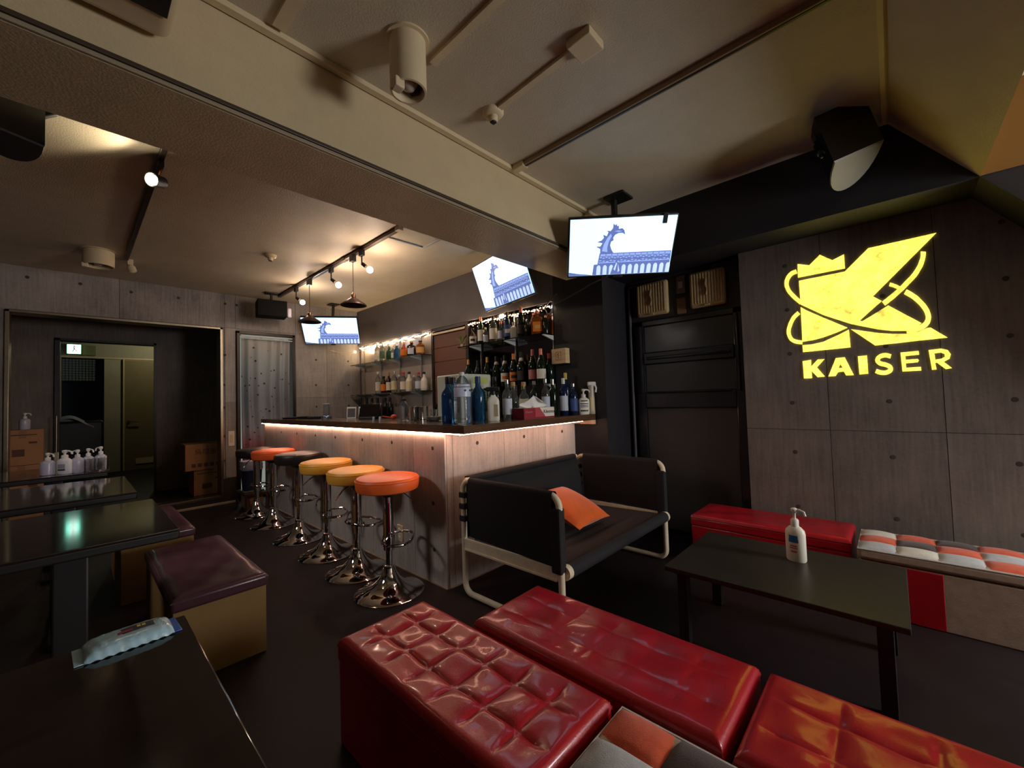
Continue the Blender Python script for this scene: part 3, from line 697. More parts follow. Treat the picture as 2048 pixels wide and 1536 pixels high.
def seat(u, v):
    x = 1.585 + u*1.12; y = 1.20 + v*0.62
    return (x+ox, y+oy, 0.318 - 0.018*math.sin(PI*v)*math.sin(PI*u)**0.5 - 0.02*v + 0.003*math.sin(v*40)*math.sin(u*PI))
MB().grid(seat, 20, 40).build('seat_sling', mat('brown_black_canvas', S(52,44,42), 0.85, var=0.15, vscale=30, bump=0.2, bscale=300), t)
MB().cyl((1.60+ox, 1.165+oy, 0.300), (2.70+ox, 1.165+oy, 0.300), 0.034, 18).build('front_roll', m_canvas, t)
MB().cyl((1.568+ox, 1.165+oy, 0.300), (1.605+ox, 1.165+oy, 0.300), 0.0335, 18).build('tube_end', m_wenamel, t)
MB().cyl((2.695+ox, 1.165+oy, 0.300), (2.725+ox, 1.165+oy, 0.300), 0.0335, 18).build('tube_end', m_wenamel, t)

# orange cushion leaning in the sofa's left corner
def pillow(n, sx, sz, th):
    b = MB()
    for s in (1, -1):
        def fn(u, v, s=s):
            a, c = u*2-1, v*2-1
            e = max(0, (1-a*a)*(1-c*c))**0.5
            k = 1 - 0.10*(1-abs(a))*(abs(c)**3) - 0.0
            return (a*sx*(1-0.09*(1-c*c)*abs(a)**3), s*th*e, c*sz*(1-0.09*(1-a*a)*abs(c)**3))
        b.grid(fn, n, n)
    return b
cu = pillow(18, 0.195, 0.195, 0.07)
M = Matrix(((0.0495, 0.0595, 0.997, 2.165), (-0.9223, -0.3803, 0.0685, 1.545), (-0.3833, 0.9229, -0.036, 0.428), (0, 0, 0, 1)))
tag(cu.tr(M).build('orange_cushion', m_orange), 'orange velvet cushion lying in the corner of the canvas sofa', 'cushion')

# ================================================================= LOW BLACK TABLE WITH PUMP BOTTLE
t = thing('low_table', 'low black table between the red benches', 'table', (2.135, 0.395, 0))
def tab(t, x0, x1, y0, y1, h, th, m, legs, lr, lm):
    l = t.location
    MB().rbox(x0-l.x, x1-l.x, y0-l.y, y1-l.y, h-th, h, 0.004).build('tabletop', m, t)
    for lx, ly in legs:
        MB().rbox(lx-lr-l.x, lx+lr-l.x, ly-lr-l.y, ly+lr-l.y, 0, h-th, 0.003).build('leg', lm, t)
tab(t, 1.832, 2.44, -0.005, 0.80, 0.345, 0.022, m_table2, [(1.90,0.74),(2.345,0.735),(1.90,0.06),(2.37,0.06)], 0.022, m_tleg)

m_pumpw = mat('pump_white', S(236,232,216), 0.35, var=0.03)
def pump_bottle(name, label, loc, h, r, rz=0.0, flat=0.62, body=None, lab=None, group=None, nz=1, style='round', cat='pump bottle'):
    t = thing(name, label, cat, loc, rz, group)
    bh = h*0.66
    MB().lathe([(r*0.90,0),(r,bh*0.04),(r,bh*0.78),(r*0.93,bh*0.88),(r*0.62,bh*0.97),(r*0.42,bh)], n=28, ay=flat, sq=0.0).build('bottle', body or m_pumpw, t)
    nk = r*0.40
    MB().lathe([(nk,bh-0.002),(nk,bh+0.025*h/0.22),(nk*0.7,bh+0.03*h/0.22)], n=16).build('collar', m_white, t)
    p = MB().cyl((0,0,bh+0.02), (0,0,h-0.012), r*0.15, 10).lathe([(r*0.2,h-0.022),(r*0.34,h-0.014),(r*0.34,h-0.004),(r*0.2,h)], n=14)
    p.tube([(0,0,h-0.010),(nz*r*0.55,0,h-0.007),(nz*r*0.95,0,h-0.013),(nz*r*1.08,0,h-0.03)], r*0.13, 8, flat=1.0)
    p.build('pump_head', m_white, t)
    if lab:
        for (w, zc, hh, mm) in lab:
            MB().grid(lambda u, v: (r*1.004*math.sin((u-0.5)*w), -r*1.012*flat*math.cos((u-0.5)*w), bh*zc+(v-0.5)*hh), 10, 1).build('label_print', mm, t)
    return t
m_pb = mat('print_blue', S(40,110,170), 0.5); m_pk = mat('print_dark', S(52,56,72), 0.5); m_pr = mat('print_pink', S(190,80,90), 0.5)
pump_bottle('pump_bottle', 'white pump bottle with blue print on the low black table', (2.255, 0.36, 0.345), 0.238, 0.040, -1.75, 0.72,
            lab=[(0.9,0.70,0.018,m_pb),(1.0,0.60,0.014,m_pb),(0.7,0.46,0.006,m_pr),(0.8,0.40,0.005,m_pr),(0.6,0.30,0.008,m_pr)], nz=1)

# ================================================================= LEFT TABLES AND STOOLS
TH = 0.71
for (x0, x1, y0, y1, lab) in ((-1.0, 0.155, 0.33, 1.07, 'dark lacquered table in the left foreground carrying the wipes pack'),
                              (-1.0, 0.255, 1.845, 2.57, 'dark lacquered table mirroring the green exit sign'),
                              (-1.0, 0.225, 2.86, 3.62, 'dark lacquered table third back on the left'),
                              (-1.0, 0.165, 4.05, 4.75, 'dark lacquered table holding the row of sanitizer bottles')):
    cx, cy = (x0+x1)/2, (y0+y1)/2
    t = thing('dining_table', lab, 'table', (cx, cy, 0), 0, 'dark tables down the left side')
    w, dd = (x1-x0)/2, (y1-y0)/2
    MB().rbox(-w, w, -dd, dd, TH-0.035, TH, 0.003, 2).build('tabletop', m_table, t)
    MB().rbox(-w+0.004, w-0.004, -dd-0.002, dd+0.002, TH-0.031, TH-0.009, 0.002).build('edge_band', m_tleg, t)
    for lx in (-w+0.30, w-0.26):
        lg_ = MB().rbox(lx-0.045, lx+0.045, -0.045, 0.045, 0.03, TH-0.035, 0.006).build('leg', m_tleg, t)
        MB().rbox(lx-0.05, lx+0.05, -dd*0.72, dd*0.72, 0.0, 0.03, 0.008).build('foot', m_tleg, lg_)

def box_bench(label, x0, x1, y0, y1, h):
    cx, cy = (x0+x1)/2, (y0+y1)/2
    t = thing('box_bench', label, 'bench', (cx, cy, 0), 0, 'brown topped box benches')
    a, b_, c, d_ = x0-cx, x1-cx, y0-cy, y1-cy
    MB().rbox(a+0.008, b_-0.008, c+0.008, d_-0.008, 0, h-0.06, 0.004).build('box', m_box, t)
    MB().rbox(a, b_, c, d_, h-0.066, h-0.012, 0.014, 3).build('cushion_side', m_purple, t)
    def fn(u, v):
        x = a+u*(b_-a); y = c+v*(d_-c); e = min(x-a, b_-x, y-c, d_-y)
        k = min(1.0, e/0.05)
        return (x, y, h - 0.03 + 0.03*math.sqrt(max(0, 1-(1-k)**2)) - 0.010*max(0, math.sin(PI*u)*math.sin(PI*v)) + 0.002*math.sin(x*40)*math.sin(y*23))
    MB().grid(fn, 30, 44).build('seat_top', m_purple, t)
    MB().tube([(a+.003,c+.003,h-0.024),(b_-.003,c+.003,h-0.024),(b_-.003,d_-.003,h-0.024),(a+.003,d_-.003,h-0.024)], 0.004, 6, True).build('piping', m_purple, t)
box_bench('brown leather topped box bench beside the second left table', 0.268, 0.622, 2.165, 3.06, 0.362)
box_bench('brown leather topped box bench farther back beside the third table', 0.18, 0.535, 3.30, 4.18, 0.385)

# wipes pack on the front table
t = thing('wipes_pack', 'pale blue plastic pack of wet wipes on the front table', 'wipes pack', (0.070, 1.030, TH), 0.04)
t.scale = (0.62, 0.80, 0.58)
m_wp = mat('wipes_film', S(170,206,222), 0.22, var=0.14, vscale=22, bump=0.3, bscale=26, coat=0.6)
def wf_(u, v):
    a = (u*2-1); c = (v*2-1)
    e = max(0.0, (1-abs(a)**5)*(1-abs(c)**4))
    return (a*0.098*(1-0.03*c*c), c*0.048*(1-0.05*abs(a)**6), 0.003 + 0.030*e**0.5 + 0.002*math.sin(a*26+c*4)*(1-e))
MB().grid(wf_, 46, 24).grid(lambda u, v: ((u*2-1)*0.094, (v*2-1)*0.045, 0.001), 2, 2).build('pack', m_wp, t)
for s in (-1, 1):
    MB().rbox(min(s*0.094, s*0.113), max(s*0.094, s*0.113), -0.043, 0.043, 0.001, 0.0045, 0.0015).build('crimp_seal', m_wp if s < 0 else mat('wipes_blue', S(70,110,190), 0.3), t)
m_wl = mat('wipes_label', S(52,54,78), 0.35); m_wy = mat('wipes_yellow', S(226,196,70), 0.4); m_wr = mat('wipes_red', S(170,50,60), 0.4)
lb_ = MB().grid(lambda u, v: (-0.035+u*0.105, -0.012+v*0.030, 0.0345 - 0.006*abs(u*2-1)**4 - 0.0005), 10, 4).build('flap_label', m_wl, t)
MB().grid(lambda u, v: (-0.032+u*0.04, -0.009+v*0.012, 0.0352-0.004*(1-u)**3), 6, 2).build('label_print', m_wr, lb_)
for k in range(4):
    MB().box(0.018+k*0.011, 0.026+k*0.011, 0.002, 0.012, 0.0345-0.001*k, 0.0352-0.001*k).build('label_print', m_wy, lb_)
MB().grid(lambda u, v: (-0.03+u*0.02, -0.0445+v*0.006, 0.018+v*0.006), 2, 2).build('side_print', m_wy, t)

# sanitizer bottles on the fourth table
m_san = mat('clear_sanitizer', S(206,204,224), 0.25, trans=0.25)
m_sanw = mat('milky_sanitizer', S(226,224,230), 0.35)
SAN = [(-0.118, 4.20, 0.150, 0.036, m_san, 'clear sanitizer pump bottle leftmost of the row on the far left table', 1, 1.0),
       (-0.040, 4.17, 0.162, 0.044, m_sanw, 'milky flat sanitizer pump bottle with printed label second in the row', 1, 0.6),
       (0.020, 4.17, 0.158, 0.034, m_san, 'clear sanitizer pump bottle standing in the middle of the row', -1, 1.0),
       (0.072, 4.19, 0.160, 0.032, m_san, 'clear sanitizer pump bottle fourth in the row on the far left table', 1, 1.0),
       (0.135, 4.20, 0.166, 0.033, m_san, 'clear sanitizer pump bottle rightmost of the row on the far left table', -1, 1.0)]
for x, y, h, r, bm_, lab, nz, fl in SAN:
    pump_bottle('sanitizer_bottle', lab, (x, y, TH), h, r, -0.75, fl, bm_, [(1.1,0.5,0.03,mat('print_grey', S(150,148,160), 0.5)),(1.1,0.28,0.012,m_pk)] if fl < 1 else [(1.2,0.42,0.04,mat('print_lilac', S(178,174,196), 0.5))],
                'sanitizer bottles in a row', nz, cat='sanitizer bottle')

m_glass = mat('clear_glass', S(245,250,248), 0.02, trans=1.0)
for i, (x, y) in enumerate(((0.095, 4.12), (0.15, 4.11))):
    t = thing('tumbler', ('empty glass tumbler in front of the sanitizer row, left one', 'empty glass tumbler in front of the sanitizer row, right one')[i], 'glass', (x, y, TH), 0, 'tumblers by the sanitizers')
    MB().lathe([(0.004,0.0),(0.026,0.0),(0.029,0.09),(0.0275,0.09),(0.0245,0.008),(0.004,0.008)], n=24).build('bowl', m_glass, t)

# ================================================================= VESTIBULE CONTENTS
m_card = mat('cardboard', S(168,122,86), 0.8, var=0.08, vscale=8)
m_cprint = mat('cardboard_print', S(96,66,50), 0.8)
m_tape = mat('brown_tape', S(146,102,66), 0.4)
def carton(label, x0, x1, y0, y1, z0, z1, txt=None, group='cartons in the vestibule'):
    t = thing('cardboard_box', label, 'box', ((x0+x1)/2, (y0+y1)/2, z0), 0, group)
    w, dd, h = (x1-x0)/2, (y1-y0)/2, z1-z0
    MB().rbox(-w, w, -dd, dd, 0, h, 0.004).build('carton', m_card, t)
    MB().box(-w*0.98, w*0.98, -0.025, 0.025, h-0.0005, h+0.001).box(-0.025, 0.025, -dd-0.001, -dd+0.001, h*0.75, h).build('tape', m_tape, t)
    if txt:
        text_part(txt, 0.075, m_cprint, t, frame((0.0, -dd-0.001, h*0.68), (1,0,0), (0,0,1)))
        for k in range(5):
            MB().box(-w*0.7+k*w*0.30, -w*0.7+k*w*0.30+w*0.2, -dd-0.0012, -dd, h*0.12, h*0.26).build('print', m_cprint, t)
    else:
        for q in ((-0.8,0.7,0.84,0.87),(-0.5,0.1,0.25,0.45),(0.3,0.7,0.6,0.66)): MB().box(w*q[0], w*q[1], -dd-0.0012, -dd, h*q[2], h*q[3]).build('print', m_cprint, t)
carton('cardboard box with dark lettering on top of the stack by the opening', 0.90, 1.30, 6.15, 6.50, 0.385, 0.70, '烏龍茶')
carton('plain cardboard box at the bottom of the stack by the opening', 0.985, 1.31, 6.17, 6.50, 0.077, 0.383)
carton('tall dim cardboard box inside the left of the opening, top of two', -0.48, -0.21, 6.35, 6.65, 0.62, 0.97)
carton('dim cardboard box inside the left of the opening, bottom of two', -0.50, -0.20, 6.33, 6.67, 0.077, 0.618)
pump_bottle('sanitizer_bottle', 'dim sanitizer pump bottle on top of the left cartons', (-0.34, 6.5, 0.97), 0.17, 0.04, 0.3, 0.8, m_san, cat='sanitizer bottle')
# tripod stand like post and chair with cloth in the corridor
t = thing('handrail_post', 'thin brass post standing in the vestibule', 'post', (-0.13, 6.8, 0.075))
MB().cyl((0,0,0),(0,0,1.02),0.010).build('rod', m_brass, t); MB().lathe([(0.10,0),(0.10,0.012),(0.015,0.03)], n=20).build('foot', m_steel, t)
MB().rbox(-0.02,0.02,-0.02,0.02,0.42,0.62,0.004).build('sleeve', m_brass, t)
t = thing('office_chair', 'black chair draped with a pale cloth in the dark corridor', 'chair', (0.07, 8.6, 0.075))
MB().rbox(-0.24,0.24,-0.24,0.24,0.40,0.48,0.03).build('seat', m_black, t)
MB().rbox(-0.23,0.23,-0.27,-0.20,0.46,0.93,0.05,3).build('backrest', m_black, t)
MB().cyl((0,0,0.08),(0,0,0.42),0.03).build('column', m_black, t)
for k in range(5):
    a = 2*PI*k/5; MB().tube([(0,0,0.09),(0.26*math.cos(a),0.26*math.sin(a),0.04)], 0.02).sphere((0.26*math.cos(a),0.26*math.sin(a),0.028), 0.028).build('leg', m_black, t)
def cloth(u, v):
    a = (u*2-1); 
    return (a*0.25-0.05, -0.28 + 0.34*v, 0.75 + 0.22*math.sin(PI*min(1, v+0.25))**0.6 - 0.12*max(0, a)**2 - 0.02*math.sin(u*9))
tag(MB().grid(cloth, 16, 12).tr(Matrix.Translation((0.0, 8.58, 0.10))).build('white_cloth', mat('pale_cloth', S(170,178,184), 0.9)), 'pale cloth thrown over the chair in the corridor', 'cloth')

# light switch and things by the curtained doorway
t = thing('light_switch', 'white switch plate between the opening and the curtain', 'switch', (1.293, YF, 0.755))
MB().rbox(-0.032,0.032,-0.008,0,-0.09,0.09,0.003).build('plate', m_white, t); MB().rbox(-0.015,0.015,-0.012,-0.007,-0.045,0.045,0.002).build('rocker', m_cream, t)
t = thing('low_stand', 'low dark stand under the navy bin by the curtain', 'stand', (1.37, 5.33, 0))
MB().rbox(-0.11,0.11,-0.19,0.19,0.16,0.185,0.004).build('top', mat('dark_stand', S(70,52,48), 0.5), t)
for a_ in (-0.1, 0.1):
    for b_ in (-0.18, 0.18): MB().box(a_-0.01,a_+0.01,b_-0.01,b_+0.01,0,0.16).build('leg', MATS['dark_stand'], t)
t = thing('waste_bin', 'navy waste bin with a crumpled liner by the curtain', 'bin', (1.37, 5.33, 0.187))
MB().lathe([(0.07,0),(0.082,0.005),(0.095,0.27),(0.09,0.27),(0.078,0.012),(0.01,0.012)], n=28, sq=0.5).build('body', mat('navy_plastic', S(34,50,78), 0.4), t)
MB().lathe([(0.097+0.004*(k%2), 0.235+0.02*k) for k in range(6)], n=28, sq=0.5).build('liner', mat('bin_liner', S(178,180,196), 0.35, bump=0.6, bscale=40), t)
MB().rbox(-0.1,0.1,-0.1,0.1,-0.0,0.014,0.005).build('tray', m_steel, t)
carton('small tan box on the floor by the end of the bar', 1.30, 1.44, 5.17, 5.47, 0.0, 0.155, None, 'cartons by the bar')

# ================================================================= TELEVISIONS
m_scr = mat('screen_sky', S(200,236,250), 0.3, emit=(0.74, 1.22, 1.6), estr=E_TV)
m_pd = mat('screen_dark', S(60,70,130), 0.3, emit=(0.12, 0.17, 0.42), estr=E_TV)
m_pm = mat('screen_mid', S(110,130,200), 0.3, emit=(0.30, 0.42, 0.80), estr=E_TV)
m_pl = mat('screen_light', S(170,190,235), 0.3, emit=(0.50, 0.64, 0.98), estr=E_TV)
def television(label, w, loc, yaw, tilt, roll, mount):
    t = thing('television', label, 'television', loc, 0, 'ceiling hung televisions')
    R = Matrix.Rotation(yaw, 4, 'Z') @ Matrix.Rotation(tilt, 4, 'X') @ Matrix.Rotation(roll, 4, 'Y')
    h = w*9/16
    def bld(mb, n, m, p=None): return mb.tr(R).build(n, m, p or t)
    bld(MB().rbox(-w/2, w/2, 0.002, 0.045, -h/2, h/2, 0.006), 'casing', m_black)
    sw, sh = w/2-0.010, h/2-0.010
    scr = bld(MB().box(-sw, sw, -0.0035, 0.004, -sh+0.004, sh), 'screen', m_scr)
    def Q(u, v): return (-sw + u*2*sw, sh - v*(2*sh-0.004))
    def pic(polys, y, m, n):
        mb = MB()
        for P_ in polys: mb.prism([Q(*p) for p in P_], 1, y, -0.0036)
        o = bld(mb, n, m, scr)
        if len(polys) > 1: o['kind'] = 'stuff'
        return o
    orn = [(0.300,0.60),(0.298,0.52),(0.255,0.475),(0.298,0.475),(0.315,0.42),(0.262,0.395),(0.305,0.37),(0.325,0.33),(0.318,0.27),(0.352,0.30),(0.365,0.235),(0.348,0.205),(0.385,0.215),
           (0.405,0.17),(0.408,0.09),(0.425,0.12),(0.437,0.10),(0.445,0.14),(0.458,0.125),(0.462,0.185),(0.495,0.175),(0.515,0.21),(0.528,0.285),(0.50,0.255),(0.465,0.255),(0.43,0.285),
           (0.415,0.335),(0.422,0.375),(0.398,0.40),(0.392,0.46),(0.405,0.53),(0.43,0.60)]
    pic([orn], -0.0042, m_pd, 'picture_ornament')
    pic([[(0.315,0.56),(0.33,0.44),(0.36,0.33),(0.39,0.26),(0.40,0.30),(0.375,0.40),(0.365,0.50),(0.37,0.58)], [(0.42,0.22),(0.46,0.21),(0.50,0.225),(0.46,0.235)]], -0.0048, m_pm, 'picture_highlight')
    pic([[(0.295,0.60),(0.995,0.60),(0.995,0.78),(0.28,0.80)], [(0.245,0.80),(0.995,0.78),(0.995,0.998),(0.235,0.998)], [(0.0,0.93),(0.10,0.965),(0.20,0.985),(0.235,0.998),(0.0,0.998)]], -0.0040, m_pd, 'picture_roof')
    pic([[(0.305+k*0.0575,0.617),(0.355+k*0.0575,0.617),(0.355+k*0.0575,0.645),(0.305+k*0.0575,0.645)] for k in range(12)]
        + [[(0.300+k*0.028,0.668+0.012*(k % 2)),(0.320+k*0.028,0.668+0.012*(k % 2)),(0.320+k*0.028,0.685+0.012*(k % 2)),(0.300+k*0.028,0.685+0.012*(k % 2))] for k in range(24)]
        + [[(0.295+k*0.035,0.725+0.01*((k*7) % 3)),(0.318+k*0.035,0.725+0.01*((k*7) % 3)),(0.318+k*0.035,0.742+0.01*((k*7) % 3)),(0.295+k*0.035,0.742+0.01*((k*7) % 3))] for k in range(20)]
        + [[(0.29,0.765),(0.99,0.755),(0.99,0.768),(0.29,0.780)], [(0.30,0.652),(0.99,0.652),(0.99,0.658),(0.30,0.658)]], -0.0047, m_pm, 'picture_ridge')
    arch = []
    for k in range(12):
        if k in (3,): continue
        x = 0.275 + k*0.0625
        arch.append([(x,0.995),(x,0.855),(x+0.008,0.825),(x+0.02,0.815),(x+0.032,0.825),(x+0.040,0.855),(x+0.040,0.995)])
    pic(arch, -0.0047, m_pl, 'picture_tile')
    pic([[(0.415,0.995),(0.435,0.86),(0.47,0.72),(0.50,0.86),(0.525,0.995)]], -0.0054, m_pd, 'picture_gable')
    pic([[(0.445,0.90),(0.468,0.77),(0.475,0.80),(0.46,0.93)], [(0.485,0.80),(0.505,0.93),(0.49,0.96)]], -0.0060, m_pl, 'picture_gable_edge')
    bld(MB().rbox(-0.03, 0.03, -0.004, 0.02, -h/2-0.010, -h/2+0.004, 0.003), 'logo_bump', m_black)
    for nm, mb, m in mount: mb.build(nm, m, t)
    if w < 0.72 and loc[1] < 2:
        bld(MB().rbox(w*0.355, w*0.395, -0.014, 0.012, h/2-0.055, h/2+0.008, 0.002), 'clip', m_black)
    return t
D = math.radians
television('television nearest the camera, hung below the ceiling by the beam end', 0.70, (2.475, 1.277, 2.107), D(-48.6), D(36.3), D(-0.3),
           [('ceiling_plate', MB().rbox(0.02, 0.17, -0.02, 0.13, 0.375, 0.392, 0.004), m_black), ('mount_arm', MB().cyl((0.10, 0.09, 0.375), (0.10, 0.09, 0.05), 0.022), m_black),
            ('mount_bracket', MB().rbox(0.02, 0.14, 0.03, 0.13, 0.0, 0.12, 0.01), m_black)])
television('television tilted on the grey bulkhead, partly hidden by the beam', 0.79, (2.575, 2.49, 2.18), D(-102.7), D(19.3), 0.0,
           [('mount_arm', MB().cyl((0.04, 0.01, 0.0), (0.325, 0.04, 0.06), 0.02), m_black), ('wall_plate', MB().rbox(0.30, 0.328, -0.09, 0.15, -0.1, 0.15, 0.005), m_black)])
television('television farthest back, in the corner above the concrete wall', 0.71, (2.338, 5.447, 2.104), D(-37.4), D(35.6), D(0.5),
           [('ceiling_plate', MB().rbox(0.03, 0.15, 0.05, 0.19, 0.38, 0.395, 0.004), m_black), ('mount_arm', MB().cyl((0.09, 0.12, 0.38), (0.06, 0.10, 0.03), 0.018), m_black)])
# cables behind the pier
m_cab = mat('grey_cable', S(70,68,76), 0.5)
for k, lab in enumerate(('grey cable loop hanging beside the tilted television', 'grey cable running from the pier to the near television', 'thin grey cable coil by the shelf post')):
    pts = [[(2.88,2.20,2.02),(2.86,2.14,1.96),(2.87,2.16,1.88),(2.88,2.22,1.86),(2.88,2.25,1.92),(2.87,2.18,1.99),(2.86,2.10,2.02)],
           [(2.88,2.16,1.93),(2.86,2.06,1.95),(2.82,1.9,1.97),(2.76,1.7,2.0),(2.70,1.5,2.01),(2.62,1.38,2.04)],
           [(2.895,2.24,1.96),(2.89,2.30,1.93),(2.89,2.36,1.94),(2.89,2.34,1.965),(2.895,2.26,1.965)]][k]
    tag(MB().tube(pts, 0.006).build('cable', m_cab), lab, 'cable')

# ================================================================= CEILING FITTINGS
m_bulb = mat('bulb_glow', S(255,230,190), 0.3, emit=(1.0, 0.62, 0.36), estr=40)
m_track = mat('track_bronze', S(74,60,52), 0.35, 0.6)
def point_light(name, loc, w, col, r=0.03, parent=None):
    l = bpy.data.lights.new(name, 'POINT'); l.energy = w; l.color = col; l.shadow_soft_size = r
    o = bpy.data.objects.new(name, l); COL.objects.link(o); o.location = loc
    if parent is not None: o.parent = parent
    return o
def spot_light(name, loc, aim, w, col, ang, blend=0.5, r=0.03, parent=None):
    l = bpy.data.lights.new(name, 'SPOT'); l.energy = w; l.color = col; l.spot_size = ang; l.spot_blend = blend; l.shadow_soft_size = r
    o = bpy.data.objects.new(name, l); COL.objects.link(o); o.location = loc
    o.rotation_euler = Vector(aim).to_track_quat('-Z', 'Y').to_euler()
    if parent is not None: o.parent = parent
    return o
# bar track with two pendants and three bare bulbs
bt = thing('lighting_track', 'bronze ceiling lighting track running above the bar', 'lighting track', (1.733, 4.1, ZC))
MB().rbox(-0.018, 0.018, -1.34, 1.42, -0.03, 0, 0.004).build('rail', m_track, bt)
MB().rbox(-0.022, 0.022, -1.36, -1.30, -0.034, 0, 0.004).build('feed_end', m_cream, bt)
MB().rbox(-0.022, 0.022, -0.42, -0.34, -0.034, -0.001, 0.004).build('joiner', m_track, bt)
for k, (y, lab) in enumerate(((3.36, 'bare bulb track lamp nearest the beam above the bar'), (3.986, 'bare bulb track lamp in the middle of the bar track'), (4.915, 'bare bulb track lamp at the far end of the bar track'))):
    t = thing('track_lamp', lab, 'lamp', (1.722, y, ZC-0.03), 0, 'bare bulb track lamps')
    MB().rbox(-0.016, 0.016, -0.03, 0.03, -0.05, 0, 0.004).build('adapter', m_black, t)
    MB().cyl((0,0,-0.05), (0,0,-0.125), 0.006).build('stem', m_black, t)
    MB().lathe([(0.013,0),(0.017,0.01),(0.017,0.045)], (0,0,-0.115), 14, axis=(0.55,-0.45,-0.6)).build('socket', m_black, t)
    o = MB().sphere((0.052,-0.042,-0.172), 0.028, 16, 10).build('bulb', m_bulb, t)
    point_light('bulb_light', (0.085, -0.072, -0.212), P_BULB, (1.0, 0.76, 0.58), 0.03, t)
m_shade = mat('bronze_shade', S(54,38,34), 0.4, 0.5); m_sbr = mat('aged_brass', S(170,120,90), 0.3, 1.0)
for y, lab in ((3.525, 'bronze cone pendant lamp nearer the beam'), (4.527, 'bronze cone pendant lamp in front of the corner television')):
    t = thing('pendant_lamp', lab, 'pendant lamp', (1.72, y, ZC-0.03), 0, 'bronze cone pendants')
    MB().rbox(-0.02, 0.02, -0.03, 0.03, -0.06, 0, 0.004).build('adapter', m_black, t)
    MB().cyl((0,0,-0.06),(0,0,-0.36), 0.003, 6).build('cord', mat('brown_cord', S(80,50,42), 0.6), t)
    MB().lathe([(0.006,-0.34),(0.012,-0.355),(0.02,-0.36),(0.02,-0.39),(0.016,-0.395)], n=16).build('cap', m_sbr, t)
    MB().lathe([(0.017,-0.388),(0.03,-0.395),(0.112,-0.452),(0.114,-0.460),(0.110,-0.460),(0.028,-0.402),(0.016,-0.396)], n=32).build('shade', m_shade, t)

# left track with the lit spotlight
lt = thing('lighting_track', 'thin dark lighting track over the left tables', 'lighting track', (0.318, 3.6, ZC))
MB().rbox(-0.014, 0.014, -1.55, 1.38, -0.022, 0, 0.003).build('rail', m_track, lt)
t = thing('track_or_fill_spotlight', 'lit spotlight on the left ceiling track', 'spotlight', (0.318, 2.87, ZC-0.022))
MB().rbox(-0.014, 0.014, -0.03, 0.03, -0.035, 0, 0.004).build('adapter', m_black, t)
MB().tube([(0,0,-0.035),(0.0,-0.01,-0.06),(-0.01,-0.01,-0.09)], 0.007).build('arm', m_sbr, t)
aim = Vector((-0.62, -0.58, -0.25)).normalized()
MB().lathe([(0.018,-0.05),(0.03,-0.045),(0.036,0.02),(0.038,0.03),(0.034,0.03),(0.03,0.0),(0.004,-0.005)], (-0.02,-0.012,-0.115), 20, axis=aim).build('head', m_black, t)
MB().sphere(Vector((-0.02,-0.012,-0.115))+aim*0.022, 0.026, 16, 10).build('bulb', mat('spot_glow', S(255,244,220), 0.3, emit=(1.0,0.86,0.62), estr=60), t)
spot_light('spot_beam', Vector((-0.02,-0.012,-0.115))+aim*0.06, (-0.80, -0.15, 0.10), P_SPOT, (1.0, 0.84, 0.58), D(130), 0.35, 0.03, t)
t = thing('ceiling_bulb_holder', 'small white ceiling lamp holder at the far end of the left track', 'lamp holder', (0.345, 5.03, ZC))
MB().rbox(-0.02, 0.02, -0.03, 0.03, -0.05, 0, 0.004).build('plug', m_cream, t); MB().lathe([(0.02,0),(0.032,0.02),(0.03,0.06),(0.01,0.07)], (0.0,0,-0.05), 16, axis=(0.3,-0.1,-0.9)).build('socket', m_cream, t)

def cyl_light(label, x, y, r, h):
    t = thing('ceiling_cylinder', label, 'downlight', (x, y, ZC), 0, 'surface mounted cylinder downlights')
    MB().lathe([(r+0.014,-0.008),(r+0.014,0.0)], n=36).build('base_ring', m_cream, t)
    MB().lathe([(r,-0.008),(r,-h),(r-0.008,-h-0.001),(r-0.012,-h+0.004),(r-0.014,-h+0.06),(0.01,-h+0.07)], n=36).build('housing', m_cream, t)
    MB().lathe([(0.008,-h+0.062),(0.03,-h+0.055),(0.034,-h+0.03),(0.022,-h+0.012),(0.005,-h+0.006)], n=20).build('lamp_glass', mat('dull_lamp_glass', S(190,180,170), 0.15, coat=0.5), t)
    MB().tube([((r-0.02)*math.cos(a), (r-0.02)*math.sin(a), -h+0.045) for a in [k*2*PI/24 for k in range(24)]], 0.004, 6, True).build('reflector_ring', m_steel, t)
    for a in (0.4, 2.5, 4.6): MB().rbox(-0.008, 0.008, -0.02, 0.02, -h+0.02, -h+0.04, 0.003).tr(Matrix.Rotation(a, 4, 'Z') @ Matrix.Translation((r*0.6, 0, 0))).build('lamp_clip', m_black, t)
    MB().rbox(-0.02,0.02,-0.02,0.02,-h-0.028,-h+0.01,0.006).tr(Matrix.Translation((-r*0.82, -r*0.2, 0))).build('cable_grip', m_cream, t)
    return t
cyl_light('cream cylinder downlight on the ceiling in front of the beam', 0.862, 1.29, 0.068, 0.20)
cyl_light('dim cylinder downlight on the ceiling above the left tables', 0.14, 4.90, 0.10, 0.135)
def sensor(label, x, y, box=True):
    t = thing('smoke_detector', label, 'smoke detector', (x, y, ZC), 0, 'ceiling smoke detectors')
    MB().lathe([(0.05,0),(0.05,-0.012),(0.042,-0.022),(0.024,-0.026),(0.005,-0.026)][::-1], n=28).build('base', m_cream, t)
    MB().lathe([(0.022,-0.025),(0.022,-0.045),(0.016,-0.052),(0.004,-0.052)][::-1], n=20).build('dome', m_cream, t)
    MB().rbox(-0.012,0.012,-0.012,0.012,-0.058,-0.046,0.003).build('sensor_eye', m_black, t)
sensor('round smoke detector on the ceiling near the cylinder downlight', 1.362, 1.335)
